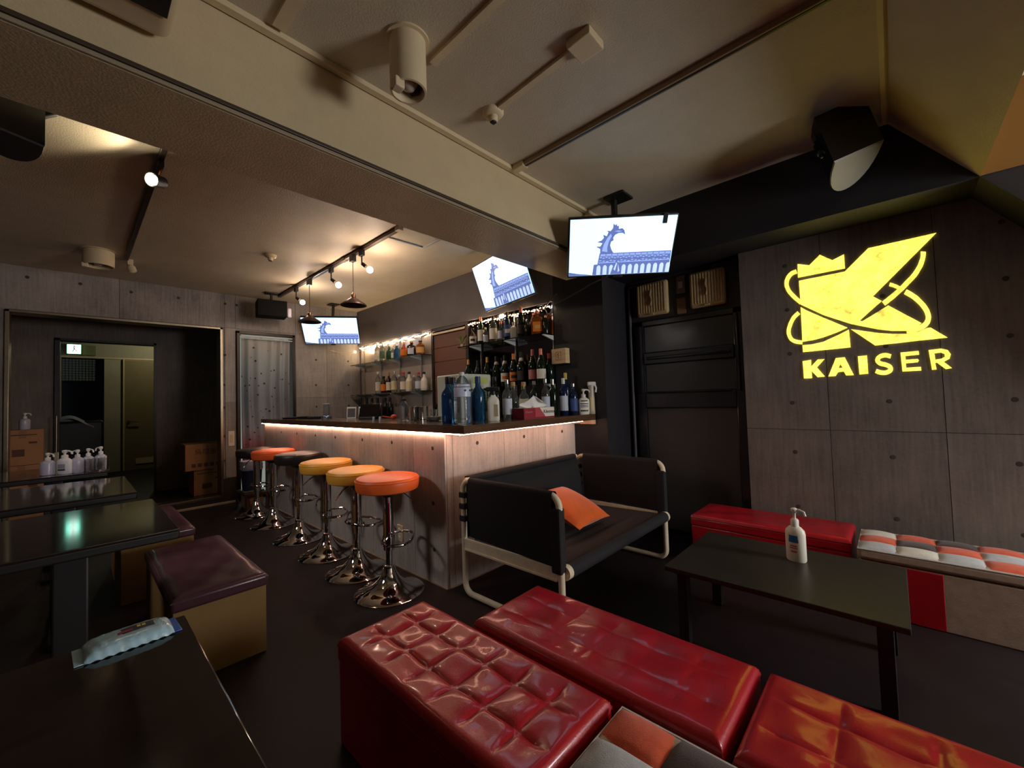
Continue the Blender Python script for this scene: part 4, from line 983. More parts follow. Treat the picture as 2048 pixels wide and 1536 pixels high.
sensor('round smoke detector on the ceiling between the track lamps and the left spotlight', 1.215, 4.08)
tag(MB().rbox(1.29, 1.395, 0.755, 0.86, ZC-0.035, ZC-0.0005, 0.005).build('junction_box', m_cream), 'square cream junction box on the ceiling', 'junction box')
def molding(label, pts, w=0.026, h=0.014, m=None):
    mb = MB()
    for (x0,y0), (x1,y1) in zip(pts[:-1], pts[1:]):
        dx, dy = x1-x0, y1-y0; l = math.hypot(dx, dy); nx_, ny_ = -dy/l*w/2, dx/l*w/2
        v = [(x0+nx_,y0+ny_),(x0-nx_,y0-ny_),(x1-nx_,y1-ny_),(x1+nx_,y1+ny_)]
        mb.prism(v, 2, ZC-h, ZC-0.0003)
    return tag(mb.build('cable_molding', m or m_cream), label, 'cable molding', 'ceiling cable moldings')
molding('cream cable molding from the smoke detector to the square junction box', [(1.36,1.29),(1.343,0.86)], 0.028)
molding('cream cable molding running back from the cylinder downlight', [(0.985,1.30),(0.99,0.3)], 0.03)
molding('wide cream cable molding at the upper left of the ceiling', [(0.50,1.56),(0.515,0.9)], 0.045)
molding('cream cable molding along the top of the beam', [(0.24,1.597),(2.90,1.597)], 0.03, 0.022)
molding('cream bead along the top of the sloping ceiling panel', [(0.6,-0.030),(2.88,-0.030)], 0.018, 0.012)
t = thing('lighting_track', 'empty bronze lighting track crossing the ceiling by the beam end', 'lighting track', (1.785, 0.7, ZC))
MB().rbox(-0.017, 0.017, -1.0, 0.87, -0.026, -0.0003, 0.004).build('rail', mat('track_brown', S(150,126,100), 0.4), t)
MB().rbox(-0.006, 0.006, -0.99, 0.80, -0.028, -0.024, 0.001).build('slot', m_black, t)
MB().rbox(-0.024, 0.024, 0.80, 0.89, -0.03, -0.0003, 0.004).build('feed_end', m_cream, t)
m_rail2 = mat('dark_rail', S(70,56,46), 0.4)
br = thing('picture_rail', 'dark rail along the lower edge of the beam', 'rail', (0.2, 1.62, 2.15))
MB().rbox(-2.8, 2.70, -0.018, -0.0005, -0.002, 0.012, 0.002).build('rail', m_rail2, br)
MB().rbox(-2.8, 2.70, -0.012, -0.0005, -0.017, -0.003, 0.002).build('lower_bead', mat('pale_bead', S(150,136,112), 0.5), br)
t = thing('ceiling_hatch', 'white framed access hatch in the ceiling above the bar', 'hatch', (1.93, 2.86, ZC))
MB().box(-0.17, 0.17, -0.125, 0.125, -0.006, -0.0005).build('panel', m_ceil, t)
for x0,x1,y0,y1 in ((-0.19,0.19,0.125,0.145),(-0.19,0.19,-0.145,-0.125),(0.17,0.19,-0.125,0.125),(-0.19,-0.17,-0.125,0.125)): MB().rbox(x0,x1,y0,y1,-0.016,-0.0005,0.003).build('frame_bar', mat('hatch_alu', S(190,194,200), 0.35, 0.5), t)
# air conditioner casing at the top left
t = thing('air_conditioner', 'cream air conditioner casing on the ceiling at the top left', 'air conditioner', (-0.42, 1.46, 2.34))
MB().rbox(-0.55, 0.62, -0.18, 0.14, -0.085, 0.158, 0.035, 4).build('casing', m_cream, t)
MB().rbox(-0.5, 0.55, -0.12, -0.06, -0.092, -0.08, 0.003).build('vent_slot', m_black, t)
MB().rbox(0.50, 0.60, -0.10, 0.02, -0.09, -0.08, 0.002).build('sensor_panel', m_black, t)

# ================================================================= LOUDSPEAKERS
def d_speaker(label, o, wv, av, dv, capm=None):
    t = thing('loudspeaker', label, 'loudspeaker', o, 0, 'black wall loudspeakers')
    w = Vector(wv); a = Vector(av); dd = Vector(dv)
    prof = [(-0.5, 0.0)] + [(-0.5*math.cos(PI*k/16) if True else 0, 1.0*math.sin(PI*k/16)**0.8) for k in range(1, 16)] + [(0.5, 0.0)]
    def P(p, h, s=1.0): return w*p[0]*s + dd*(p[1]*s) + a*h
    n = len(prof)
    mb = MB(); mb.add([P(p, 0.03) for p in prof] + [P(p, 1.0) for p in prof], [tuple(range(n)), tuple(range(2*n-1, n-1, -1))] + [(i, i+n, (i+1) % n + n, (i+1) % n) for i in range(n)])
    mb.build('cabinet', m_blackg, t)
    mb = MB(); mb.add([P(p, 0.0, 0.97) + dd*0.015 for p in prof] + [P(p, 0.03) for p in prof], [tuple(range(n)), tuple(range(2*n-1, n-1, -1))] + [(i, i+n, (i+1) % n + n, (i+1) % n) for i in range(n)])
    mb.build('end_cap_or_lit_side', capm or mat('speaker_grey', S(132,127,112), 0.55), t)
    q = dd.normalized()
    MB().cyl(dd*0.8 + a*0.55, dd*0.8 + a*0.55 + Vector((0.12, 0, 0.10)), 0.02).build('bracket', m_black, t)
    MB().sphere(w*-0.47+dd*0.35+a*0.5, 0.022, 14, 8).build('dome_knob', m_blackg, t)
    return t
d_speaker('black loudspeaker with a pale end cap above the yellow logo', (2.618, 0.066, 2.278), (0.166, -0.184, 0.100), (-0.069, 0.062, 0.225), (0.235, 0.075, -0.079))
d_speaker('black loudspeaker cut by the left edge behind the beam', (-0.17, 2.42, 2.20), (0.17, 0.15, 0.03), (0.0, 0.04, 0.27), (-0.02, 0.20, -0.02), m_black)
t = thing('loudspeaker', 'boxy black loudspeaker hung from the ceiling by the far wall', 'loudspeaker', (1.63, 5.46, 2.30), -0.15, 'black wall loudspeakers')
MB().rbox(-0.155, 0.155, -0.10, 0.10, -0.10, 0.095, 0.008).build('cabinet', mat('matt_black_speaker', S(14,14,16), 0.85, spec=0.2), t)
MB().cyl((0,0,0.09),(0,0,0.185), 0.014).build('bracket', m_black, t); MB().rbox(-0.07,0.07,-0.05,0.05,0.185,0.199,0.004).build('ceiling_plate', m_black, t)
MB().rbox(0.157, 0.205, -0.085, -0.02, -0.10, 0.02, 0.02, 3).build('end_cap_or_lit_side', mat('lilac_lit_side', S(206,204,226), 0.4), t)  # pale lilac piece stands for screen light on the cabinet's side
# wall boxes above the service door
m_bei = mat('beige_vent_plastic', S(206,184,136), 0.55, var=0.1, vscale=9)
for k, (y0, y1, z0, z1, lab) in enumerate(((1.296, 1.564, 1.775, 2.055, 'beige ribbed vent box left above the black door'), (0.868, 1.125, 1.775, 2.055, 'beige ribbed vent box right above the black door'))):
    t = thing('vent_box', lab, 'vent', (3.305, (y0+y1)/2, (z0+z1)/2), 0, 'vent boxes above the door')
    w, h = (y1-y0)/2, (z1-z0)/2
    MB().rbox(-0.045, 0, -w, w, -h, h, 0.03, 4).build('casing', m_bei, t)
    for i in range(11):
        y = -w*0.82 + i*w*1.64/10
        MB().rbox(-0.052, -0.044, y-0.006, y+0.006, -h*0.80, h*0.86, 0.003).build('rib', m_bei, t)
    MB().tube([(-0.056,0,h*0.5),(-0.06,0.006,h*0.2),(-0.056,-0.004,-h*0.1),(-0.06,0.004,-h*0.4)], 0.007).build('curved_mark', mat('vent_dark_tan', S(160,134,96), 0.6), t)  # curved strip in a darker tan down the casing's middle
    MB().rbox(-0.056,-0.044,-0.02,0.02,-h*0.97,-h*0.86,0.004).build('latch', m_bei, t)
t = thing('door_switch', 'small grey switch between the two vent boxes', 'switch', (3.305, 1.20, 1.99))
MB().rbox(-0.012,0,-0.034,0.034,-0.07,0.07,0.003).build('plate', mat('switch_grey', S(150,140,124), 0.5), t); MB().rbox(-0.018,-0.011,-0.018,0.018,-0.03,0.025,0.003).build('rocker', mat('switch_pale', S(214,214,220), 0.4), t)  # rocker in a paler grey than its plate
tag(MB().rbox(3.297, 3.305, 1.168, 1.238, 1.757, 1.885, 0.003).build('blank_plate', mat('blank_plate_tan', S(156,126,92), 0.5)), 'tan blank cover plate below the small grey switch', 'cover plate')

# ================================================================= BACK BAR SHELVES
m_mirror = mat('bar_mirror', S(206,192,182), 0.22, 0.55)
m_mirrord = mat('smoked_mirror', S(96,90,96), 0.04, 1.0)
m_shelfg = mat('shelf_glass', S(214,236,226), 0.02, trans=1.0)
m_post = mat('shelf_standard', S(196,196,196), 0.25, 1.0)
m_brk = mat('white_bracket', S(222,226,224), 0.35)
for nm, lab, y0, y1, posts, mm in (('bottle_shelf', 'mirrored glass shelf unit to the left of the brown sliding panel', 4.01, 5.78, (4.22, 4.70, 5.18, 5.66), m_mirror),
                                   ('bottle_shelf', 'mirrored glass shelf unit to the right of the brown sliding panel', 2.18, 3.33, (2.19, 2.65, 3.14), m_mirrord)):
    t = thing(nm, lab, 'shelf', (2.93, (y0+y1)/2, 0.89), 0, 'back bar shelf units')
    yc = (y0+y1)/2
    MB().box(-0.008, 0.004, y0-yc, y1-yc, 0.0, 1.085).build('mirror', mm, t)
    for p in posts:
        MB().box(-0.024, -0.008, p-yc-0.008, p-yc+0.008, 0.0, 1.08).build('post', m_post, t)
    for z in (1.255-0.89, 1.685-0.89):
        MB().box(-0.175, -0.012, y0-yc+0.01, y1-yc-(0.0), z-0.010, z-0.001).build('shelf_board', m_shelfg, t)
        for p in posts:
            MB().prism([(-0.024, z-0.012), (-0.17, z-0.012), (-0.17, z-0.020), (-0.024, z-0.055)], 1, p-yc-0.007, p-yc+0.007).build('bracket', m_brk, t)
    # rope light
    rl = MB(); m_rope = mat('rope_tube', S(214,180,140), 0.3)
    rope = thing('rope_light', ('warm rope light along the top of the left bottle shelves', 'warm rope light along the top of the right bottle shelves')[0 if y0 > 4 else 1], 'rope light', (2.90, yc, 1.935), 0, 'rope lights over the shelves')
    n = int((y1-y0)/0.034)
    MB().tube([(-0.002+0.006*math.sin(k*0.9), y0-yc+0.03+(y1-y0-0.06)*k/30, 0.008*math.sin(k*1.7)) for k in range(31)], 0.007, 8).build('tube', m_rope, rope)
    mb = MB()
    for k in range(n):
        y = y0-yc+0.03+(y1-y0-0.06)*k/(n-1)
        mb.sphere((-0.008, y, 0.006*math.sin(k*0.9)), 0.0066, 5, 3)
    bead = mat('led_bead', S(255,236,200), 0.3, emit=(1.0,0.72,0.42), estr=E_ROPE)
    mb.build('led_beads', bead, rope, 'stuff')
# string of fairy bulbs at the far corner
t = thing('string_light', 'short string of warm bulbs in the far corner under the television', 'string light', (2.80, 5.70, 1.90))
MB().tube([(-0.35,0.05,-0.02),(-0.2,0.04,-0.05),(0.0,0.0,-0.04),(0.05,-0.15,0.0),(0.08,-0.35,0.03)], 0.006).build('cord', m_cream, t)
for p in ((-0.01,0.0,-0.02),(0.06,-0.10,0.0),(0.06,-0.2,0.02)): MB().sphere(p, 0.012, 10, 6).build('bulb', mat('led_bead'  , (1,1,1)), t)
# sliding panel between the units
t = thing('sliding_panel', 'brown slatted sliding panel between the two bottle shelves', 'panel', (2.925, 3.68, 0.89))
m_blind = mat('brown_blind', S(108,72,58), 0.6, var=0.15, vscale=5, stretch=(1,2,30))
MB().rbox(-0.02, 0.01, -0.345, -0.30, 0, 1.09, 0.004).build('jamb', m_frame, t); MB().rbox(-0.02, 0.01, 0.285, 0.325, 0, 1.09, 0.004).build('jamb', m_frame, t)
MB().rbox(-0.02, 0.01, -0.30, 0.285, 1.05, 1.09, 0.004).build('head', m_frame, t)
MB().rbox(-0.02, 0.01, -0.30, 0.285, 0.16, 0.20, 0.004).build('sill', m_frame, t)
MB().rbox(-0.03, -0.01, -0.298, 0.283, 1.012, 1.036, 0.004).build('blind_rail', mat('blind_rail_cream', S(226,206,176), 0.4), t)
for k in range(5):
    MB().rbox(-0.006, 0.004, -0.298, 0.283, 0.203+k*0.163, 0.363+k*0.163, 0.002).build('slat', m_blind, t)

# ================================================================= BOTTLES
GL = {'clear': mat('bottle_clear', S(236,240,236), 0.03, trans=0.95), 'green': mat('bottle_green', S(40,110,70), 0.04, trans=0.75), 'blue': mat('bottle_blue', S(60,130,190), 0.04, trans=0.8),
      'dkgreen': mat('bottle_dark_green', S(22,42,28), 0.06, trans=0.35), 'amber': mat('bottle_amber', S(196,104,40), 0.04, trans=0.6), 'brown': mat('bottle_brown', S(62,34,24), 0.06, trans=0.3),
      'black': mat('bottle_black', S(18,17,19), 0.1), 'white': mat('bottle_white', S(226,220,208), 0.3), 'orange': mat('bottle_orange', S(206,86,44), 0.04, trans=0.5), 'teal': mat('bottle_teal', S(52,96,96), 0.04, trans=0.7),
      'navy': mat('bottle_navy', S(28,44,80), 0.06, trans=0.4)}
CP = {'gold': mat('foil_gold', S(214,160,84), 0.35, 0.6), 'pink': mat('foil_pink', S(222,132,112), 0.35, 0.4), 'black': m_black, 'red': mat('cap_red', S(206,46,40), 0.4), 'white': m_white, 'orange': mat('foil_orange', S(232,140,70), 0.35, 0.3),
      'silver': m_steel, 'rose': mat('foil_rose', S(216,128,122), 0.35, 0.4), 'cork': mat('cork', S(186,146,98), 0.7), 'blue': mat('cap_blue', S(40,60,110), 0.4), 'yellow': mat('cap_yellow', S(206,186,70), 0.4)}
LB = {'white': mat('label_white', S(228,220,204), 0.6), 'cream': mat('label_cream', S(222,206,168), 0.6), 'orange': mat('label_orange', S(226,124,40), 0.6), 'pink': mat('label_pink', S(208,130,126), 0.6), 'blue': mat('label_blue', S(60,84,140), 0.6),
      'green': mat('label_green', S(70,100,80), 0.6), 'gold': mat('label_gold', S(214,164,88), 0.5), 'dark': mat('label_dark', S(52,44,44), 0.6), 'pale': mat('label_pale', S(198,206,222), 0.6)}
def bottle(label, x, y, z, h, r, glass, cap, lab=None, kind='round', group=None, collar=None, mark=None, shape=None, rz=-0.85):
    t = thing({'champ': 'champagne_bottle', 'wine': 'wine_bottle'}.get(kind, 'liquor_bottle'), label, 'bottle', (x, y, z), rz, group)
    sq = 0.9 if kind == 'square' else 0.0
    if kind == 'champ':
        prof = [(r*0.86,0),(r,0.008),(r,h*0.46),(r*0.93,h*0.56),(r*0.62,h*0.70),(r*0.37,h*0.82),(r*0.33,h*0.95)]; nk = r*0.36; c0 = 0.74
    elif kind == 'wine':
        prof = [(r*0.9,0),(r,0.006),(r,h*0.60),(r*0.9,h*0.67),(r*0.45,h*0.75),(r*0.37,h*0.80),(r*0.36,h*0.95)]; nk = r*0.40; c0 = 0.84
    elif kind == 'flask':
        prof = [(r*0.9,0),(r,0.008),(r*0.98,h*0.50),(r*0.8,h*0.62),(r*0.42,h*0.70),(r*0.34,h*0.80),(r*0.34,h*0.92)]; nk = r*0.40; c0 = 0.88
    else:
        prof = [(r*0.92,0),(r,0.006),(r,h*0.62),(r*0.92,h*0.68),(r*0.5,h*0.76),(r*0.36,h*0.80),(r*0.36,h*0.93)]; nk = r*0.42; c0 = 0.89
    MB().lathe(prof, n=20, sq=sq).build('glass', GL[glass], t)
    MB().lathe([(nk*(1.12 if kind == 'champ' else 1.0), h*c0),(nk*1.02,h*0.90 if kind == 'champ' else h*(c0+0.01)),(nk*1.02,h*0.99),(nk*0.8,h)], n=16).build('foil' if kind in ('champ','wine') else 'cap', CP[cap], t)
    if collar:
        MB().lathe([(r*0.60,h*0.71),(r*0.40,h*0.81)], n=18).build('neck_label', LB[collar], t)
    if lab:
        k0, k1 = (0.12, 0.40) if kind in ('champ',) else (0.12, 0.52)
        MB().grid(lambda u, v: ((r*1.012*math.sin((u-0.5)*2.5)) if not sq else (u-0.5)*1.5*r, -(r*1.012*math.cos((u-0.5)*2.5)) if not sq else -r*1.012, h*(k0+(k1-k0)*v)), 12, 1).build('label', LB[lab], t)
        if mark:
            MB().grid(lambda u, v: ((r*1.03*math.sin((u-0.5)*1.3)) if not sq else (u-0.5)*0.9*r, -(r*1.03*math.cos((u-0.5)*1.3)) if not sq else -r*1.03, h*(k0+(k1-k0)*(0.3+0.35*v))), 8, 1).build('label_mark', LB[mark], t)
    return t
G1 = 'bottles on the upper left glass shelf'; X1 = 2.83
for i, (y, h, r, g, c, l, k, desc) in enumerate([
    (5.139,0.268,0.034,'clear','white','white','round','tall clear bottle with a white cap'), (4.996,0.252,0.036,'clear','white','green','round','clear bottle with a dark green label'),
    (4.825,0.19,0.042,'green','silver',None,'flask','green glass bottle'), (4.735,0.16,0.024,'clear','white','white','round','slim clear bottle'), (4.635,0.175,0.046,'blue','silver',None,'round','pale blue glass bottle'),
    (4.475,0.19,0.046,'orange','gold','orange','flask','orange red round bottle'), (4.301,0.185,0.050,'black','gold','pale','square','dark square bottle with a pale label'), (4.115,0.17,0.052,'amber','black','gold','round','squat amber bottle')]):
    bottle('%s, %s from left, upper left shelf' % (desc, ORD[i]), X1, y, 1.685, h, r, g, c, l, k, G1)
G2 = 'bottles on the lower left glass shelf'
for i, (y, h, r, g, c, l, k, desc) in enumerate([
    (5.128,0.295,0.036,'clear','white','white','round','tall clear bottle with a white label'), (4.977,0.225,0.042,'brown','black','orange','round','brown bottle with a black cap'), (4.851,0.263,0.036,'brown','gold','white','wine','dark bottle with a pale label'),
    (4.718,0.279,0.042,'clear','silver','cream','wine','clear bottle with a wide cream label'), (4.599,0.221,0.032,'clear','white',None,'round','slim clear bottle'), (4.500,0.246,0.044,'clear','red','white','round','clear bottle with a red cap and white label'),
    (4.369,0.243,0.046,'white','black','cream','flask','white decorated bottle with a black cap'), (4.264,0.194,0.03,'clear','white',None,'round','short clear bottle'), (4.170,0.223,0.042,'clear','red','pale','round','clear bottle with a red cap and pale label'), (4.055,0.220,0.042,'white','black','white','flask','plain white bottle with a black cap')]):
    bottle('%s, %s from left, lower left shelf' % (desc, ORD[i]), X1, y, 1.255, h, r, g, c, l, k, G2)
for i, y in enumerate((5.40, 5.25, 5.10, 4.90, 4.78)):
    bottle('black wine bottle on the back worktop, %s from the left' % ORD[i], 2.80, y, 0.89, 0.305, 0.044, 'black', 'black', None, 'wine', 'black bottles on the back worktop')
G3 = 'bottles on the upper right glass shelf'
for i, (y, h, r, g, c, l, k, mk, desc) in enumerate([
    (3.169,0.185,0.038,'brown','black','white','flask','dark','squat dark bottle with a white label'), (3.045,0.283,0.036,'dkgreen','pink','white','wine',None,'tall bottle with pink foil and white label'), (2.977,0.165,0.026,'clear','white','pale','round',None,'small clear bottle with a pale label'),
    (2.867,0.264,0.040,'clear','black','white','round',None,'tall clear bottle with a big white label'), (2.762,0.192,0.034,'clear','pink','pale','flask',None,'clear bottle with a pink cap'), (2.672,0.270,0.036,'navy','black','blue','wine','white','dark bottle with a blue label'),
    (2.594,0.16,0.030,'white','white','white','square',None,'small white box shaped bottle'), (2.496,0.290,0.043,'dkgreen','pink','dark','champ',None,'champagne bottle with salmon foil'), (2.425,0.16,0.026,'dkgreen','silver',None,'round',None,'small dark bottle'),
    (2.305,0.216,0.054,'amber','pink','orange','square','gold','broad amber bottle with an oval label'), (2.207,0.16,0.026,'dkgreen','gold',None,'round',None,'dark bottle at the shelf end')]):
    bottle('%s, %s from left, upper right shelf' % (desc, ORD[i]), X1, y, 1.685, h, r, g, c, l, k, G3, None, mk)
G4 = 'champagne bottles on the lower right glass shelf'
for i, (y, h, c, l, col, mk, dx, desc) in enumerate([
    (3.255,0.296,'gold',None,None,None,0,'with gold foil'), (3.108,0.272,'black',None,None,None,0.0,'with black foil'), (2.966,0.295,'gold',None,None,None,0,'with pale gold foil'), (2.837,0.292,'black',None,'white',None,0,'with black foil and white neck label'),
    (2.723,0.291,'black','white','white','orange',0,'with white and orange label'), (2.607,0.294,'orange','orange',None,'dark',0,'with orange foil and orange label'), (2.518,0.261,'black',None,'white',None,0.045,'with black foil, set back'), (2.470,0.295,'black','dark','white',None,-0.045,'with black foil and a pale neck band'),
    (2.397,0.259,'gold',None,None,None,0.035,'with gold foil, set back'), (2.343,0.303,'rose','pink',None,None,-0.035,'with rose foil and pink label'), (2.306,0.262,'black',None,'cream',None,0.044,'with black foil and cream neck'), (2.240,0.300,'pink','white',None,None,-0.045,'with salmon foil and white label'), (2.220,0.262,'pink',None,None,None,0.046,'with pink foil at the shelf end')]):
    bottle('champagne bottle %s, %s from left, lower right shelf' % (desc, ORD[i]), X1+dx, y, 1.255, h, 0.042, 'dkgreen', c, l, 'champ', G4, col, mk)
t = thing('plant_sprig', 'tiny green plant sprig at the left end of the upper right shelf', 'plant', (2.80, 3.31, 1.685))
MB().lathe([(0.016,0),(0.02,0.03),(0.017,0.032)], n=14).build('pot', m_cream, t)
m_leaf = mat('sprig_leaf', S(120,140,70), 0.5)
for k in range(7):
    a = k*0.95; l = 0.05+0.012*(k % 3)
    MB().grid(lambda u, v: ((0.01+u*l)*math.cos(a)-(v-0.5)*0.022*math.sin(PI*u)*math.sin(a), (0.01+u*l)*math.sin(a)+(v-0.5)*0.022*math.sin(PI*u)*math.cos(a), 0.03+0.085*u**0.6+0.01*(k % 2)), 6, 2).build('leaf', m_leaf, t)
t = thing('wooden_plaque', 'pale wooden box plaque fixed on the dark pier beside the shelves', 'plaque', (2.888, 2.092, 1.478))
MB().rbox(-0.045, 0.016, -0.075, 0.075, -0.065, 0.065, 0.004).build('block', mat('pale_wood', S(222,192,146), 0.5, var=0.15, stretch=(1,1,12)), t)
pq = MB().box(-0.0458,-0.0452,-0.028,0.028,-0.036,0.036).build('stamp_border', mat('stamp_brown', S(126,88,58), 0.6), t)
MB().box(-0.0466,-0.0459,-0.024,0.024,-0.032,0.032).build('stamp_field', MATS['pale_wood'], pq)
MB().tube([(-0.047,-0.006,0.022),(-0.047,0.010,0.012),(-0.047,-0.008,0.002),(-0.047,0.008,-0.010),(-0.047,-0.010,-0.022)], 0.0035, 6).build('stamp_glyph', MATS['stamp_brown'], pq)

# ================================================================= THINGS ON THE COUNTER
ZT = 0.98
G5 = 'bottles on the wing of the bar'
for x, y, h, r, g, c, l, k, desc in [
    (1.655,2.11,0.300,0.044,'blue','black',None,'wine','blue glass bottle with dark cap left of the clear water bottle'), (1.745,2.17,0.302,0.044,'blue','black','blue','wine','blue glass bottle half hidden behind the clear water bottle'),
    (1.888,2.08,0.305,0.048,'blue','blue',None,'wine','blue glass bottle right of the clear water bottle'), (2.10,2.13,0.308,0.043,'dkgreen','black','dark','wine','dark green bottle behind the white spray bottle'),
    (2.105,2.012,0.281,0.036,'clear','silver','pale','round','clear square shouldered bottle just left of the tissue box'), (2.205,2.045,0.268,0.042,'clear','cork',None,'flask','round clear decanter bottle behind the tissue box, left'),
    (2.385,2.10,0.272,0.044,'clear','cork',None,'flask','round clear decanter bottle behind the tissue box, right'), (2.46,2.17,0.255,0.038,'teal','yellow','cream','wine','greenish bottle with cream label behind the tissue'),
    (2.56,2.14,0.283,0.036,'teal','silver',None,'round','teal glass bottle behind the folded tissue'), (2.555,2.02,0.294,0.034,'clear','silver','pale','round','slim clear bottle with pale label right of the tissue'),
    (2.635,2.01,0.292,0.038,'dkgreen','silver',None,'wine','dark green bottle right of the tissue box'), (2.68,1.935,0.296,0.034,'navy','white','pale','wine','dark blue bottle with a pale label right of the tissue box'),
    (2.79,1.99,0.345,0.034,'navy','yellow',None,'wine','tall dark bottle with a yellow neck behind the others'), (2.742,1.885,0.252,0.033,'navy','silver','blue','round','short navy bottle at the right end of the bottle group'),
    (2.30,2.19,0.29,0.036,'teal','black',None,'wine','teal bottle at the back between the two decanters')]:
    bottle(desc, x, y, ZT, h, r, g, c, l, k, G5)
# two litre water bottle
t = thing('water_bottle', 'large clear ribbed plastic water bottle at the bar corner', 'bottle', (1.652, 1.965, ZT))
m_pet = mat('pet_plastic', S(238,244,250), 0.06, trans=0.9, ior=1.25)
pr = [(0.040,0),(0.050,0.006),(0.052,0.02)]
for k in range(8): pr += [(0.0525,0.028+k*0.016),(0.0495,0.036+k*0.016)]
pr += [(0.052,0.165),(0.052,0.225),(0.047,0.245),(0.030,0.280),(0.015,0.295),(0.014,0.300)]
MB().lathe(pr, n=32).build('bottle', m_pet, t)
MB().lathe([(0.0525,0.166),(0.0525,0.222),(0.048,0.243)], n=32).build('label', mat('pet_label', S(206,214,238), 0.3, alpha=1.0), t)
for a in (-1.9, -1.2): MB().sphere((0.0515*math.cos(a),0.0515*math.sin(a),0.205), 0.007, 10, 6).build('label_dot', m_pb if a < -1.5 else m_pk, t)
MB().lathe([(0.016,0.298),(0.016,0.318),(0.013,0.320)], n=20).build('cap', m_white, t)
# clear plastic bottle further along
t = thing('plastic_bottle', 'clear plastic bottle standing on the long side of the bar', 'bottle', (1.755, 2.79, ZT))
MB().lathe([(0.03,0),(0.036,0.006),(0.036,0.10),(0.032,0.125),(0.015,0.15),(0.012,0.155)], n=24).build('bottle', m_pet, t)
MB().lathe([(0.014,0.153),(0.014,0.170),(0.011,0.172)], n=16).build('cap', m_black, t)
# spray bottle
t = thing('spray_bottle', 'white spray bottle with a black trigger on the bar wing', 'spray bottle', (1.93, 1.975, ZT), -0.8)
MB().lathe([(0.036,0),(0.04,0.006),(0.04,0.13),(0.034,0.15),(0.018,0.165),(0.016,0.175)], n=24, sq=0.35).build('bottle', m_pumpw, t)
MB().lathe([(0.018,0.172),(0.018,0.198)], n=16).build('collar', m_black, t)
MB().rbox(-0.05,0.045,-0.012,0.012,0.198,0.228,0.008,3).build('head', m_black, t); MB().tube([(-0.03,0,0.205),(-0.038,0,0.19),(-0.032,0,0.165)], 0.006, 8).build('trigger', m_black, t); MB().cyl((-0.05,0,0.215),(-0.062,0,0.215),0.007).build('nozzle', m_black, t)
MB().box(0.004,0.030,-0.0415,-0.040,0.03,0.11).build('label_print', mat('print_beige', S(176,160,130), 0.5), t)
# tissue box
t = thing('tissue_box', 'red and white tissue box with a pulled tissue on the bar', 'tissue box', (2.268, 1.905, ZT), -0.08)
m_tr = mat('tissue_red', S(150,28,48), 0.45); m_tw = mat('tissue_white', S(236,226,214), 0.5)
MB().rbox(-0.155,0.155,-0.058,0.058,0,0.076,0.003).build('carton', m_tw, t)
MB().box(-0.1555,-0.045,-0.0592,-0.0585,0.001,0.0755).build('red_panel', m_tr, t)
MB().prism([(-0.045,0.0755),(-0.045,0.001),(0.06,0.001),(0.05,0.02),(0.02,0.05),(0.0,0.0755)], 1, -0.0592, -0.0586).build('red_swoosh', mat('tissue_rose', S(186,70,84), 0.5), t)
MB().box(-0.1565,-0.1558,-0.057,0.057,0.001,0.0755).build('red_end', m_tr, t)
MB().box(-0.154,0.154,-0.0594,-0.0587,0.001,0.010).build('red_base', m_tr, t)
text_part('Kleenex', 0.036, mat('print_navy', S(34,34,58), 0.5), t, frame((0.098,-0.0595,0.045), (1,0,0), (0,0,1)))
text_part('Kleenex', 0.020, mat('print_rose', S(214,130,140), 0.5), t, frame((-0.108,-0.0597,0.048), (1,0,0), (0,0,1)))
def tis(u, v):
    a = u*2-1
    w = 0.045 + 0.085*math.sin(PI*min(1, v*1.05))**0.8 if v < 0.96 else 0.03
    return (a*w*(1-0.25*v) + 0.035*v*a, 0.022*math.sin(u*9+v*2)*(0.4+0.6*v), 0.074 + 0.092*v - 0.045*abs(a)**1.6*v - 0.006*math.sin(u*14))
MB().grid(tis, 34, 16).build('tissue', mat('tissue_paper', S(236,232,230), 0.9), t)
# pump bottle and tall spray at the right end
pump_bottle('pump_bottle', 'white hand wash pump bottle at the right end of the bar', (2.808, 1.832, ZT), 0.205, 0.046, -0.78, 0.6, m_pumpw,
            [(1.3,0.80,0.010,m_pk),(1.5,0.64,0.008,m_pk),(1.5,0.54,0.006,m_pk),(1.5,0.45,0.006,m_pk),(1.5,0.22,0.012,m_pk)], None, 1)
t = thing('spray_bottle', 'tall slim milky spray bottle beside the pump bottle', 'spray bottle', (2.874, 1.80, ZT), -0.8)
MB().lathe([(0.026,0),(0.028,0.005),(0.026,0.12),(0.022,0.20),(0.024,0.235)], n=20).build('bottle', mat('milky_plastic', S(214,204,186), 0.3, trans=0.3), t)
MB().rbox(-0.028,0.04,-0.014,0.014,0.225,0.262,0.010,3).build('head', m_white, t); MB().tube([(0.03,0,0.24),(0.042,0,0.21),(0.036,0,0.175)], 0.008, 8).build('trigger', m_white, t)
MB().grid(lambda u, v: (0.0275*math.sin((u-0.5)*1.0), -0.0275*math.cos((u-0.5)*1.0), 0.02+v*0.12), 6, 1).build('label', LB['cream'], t)
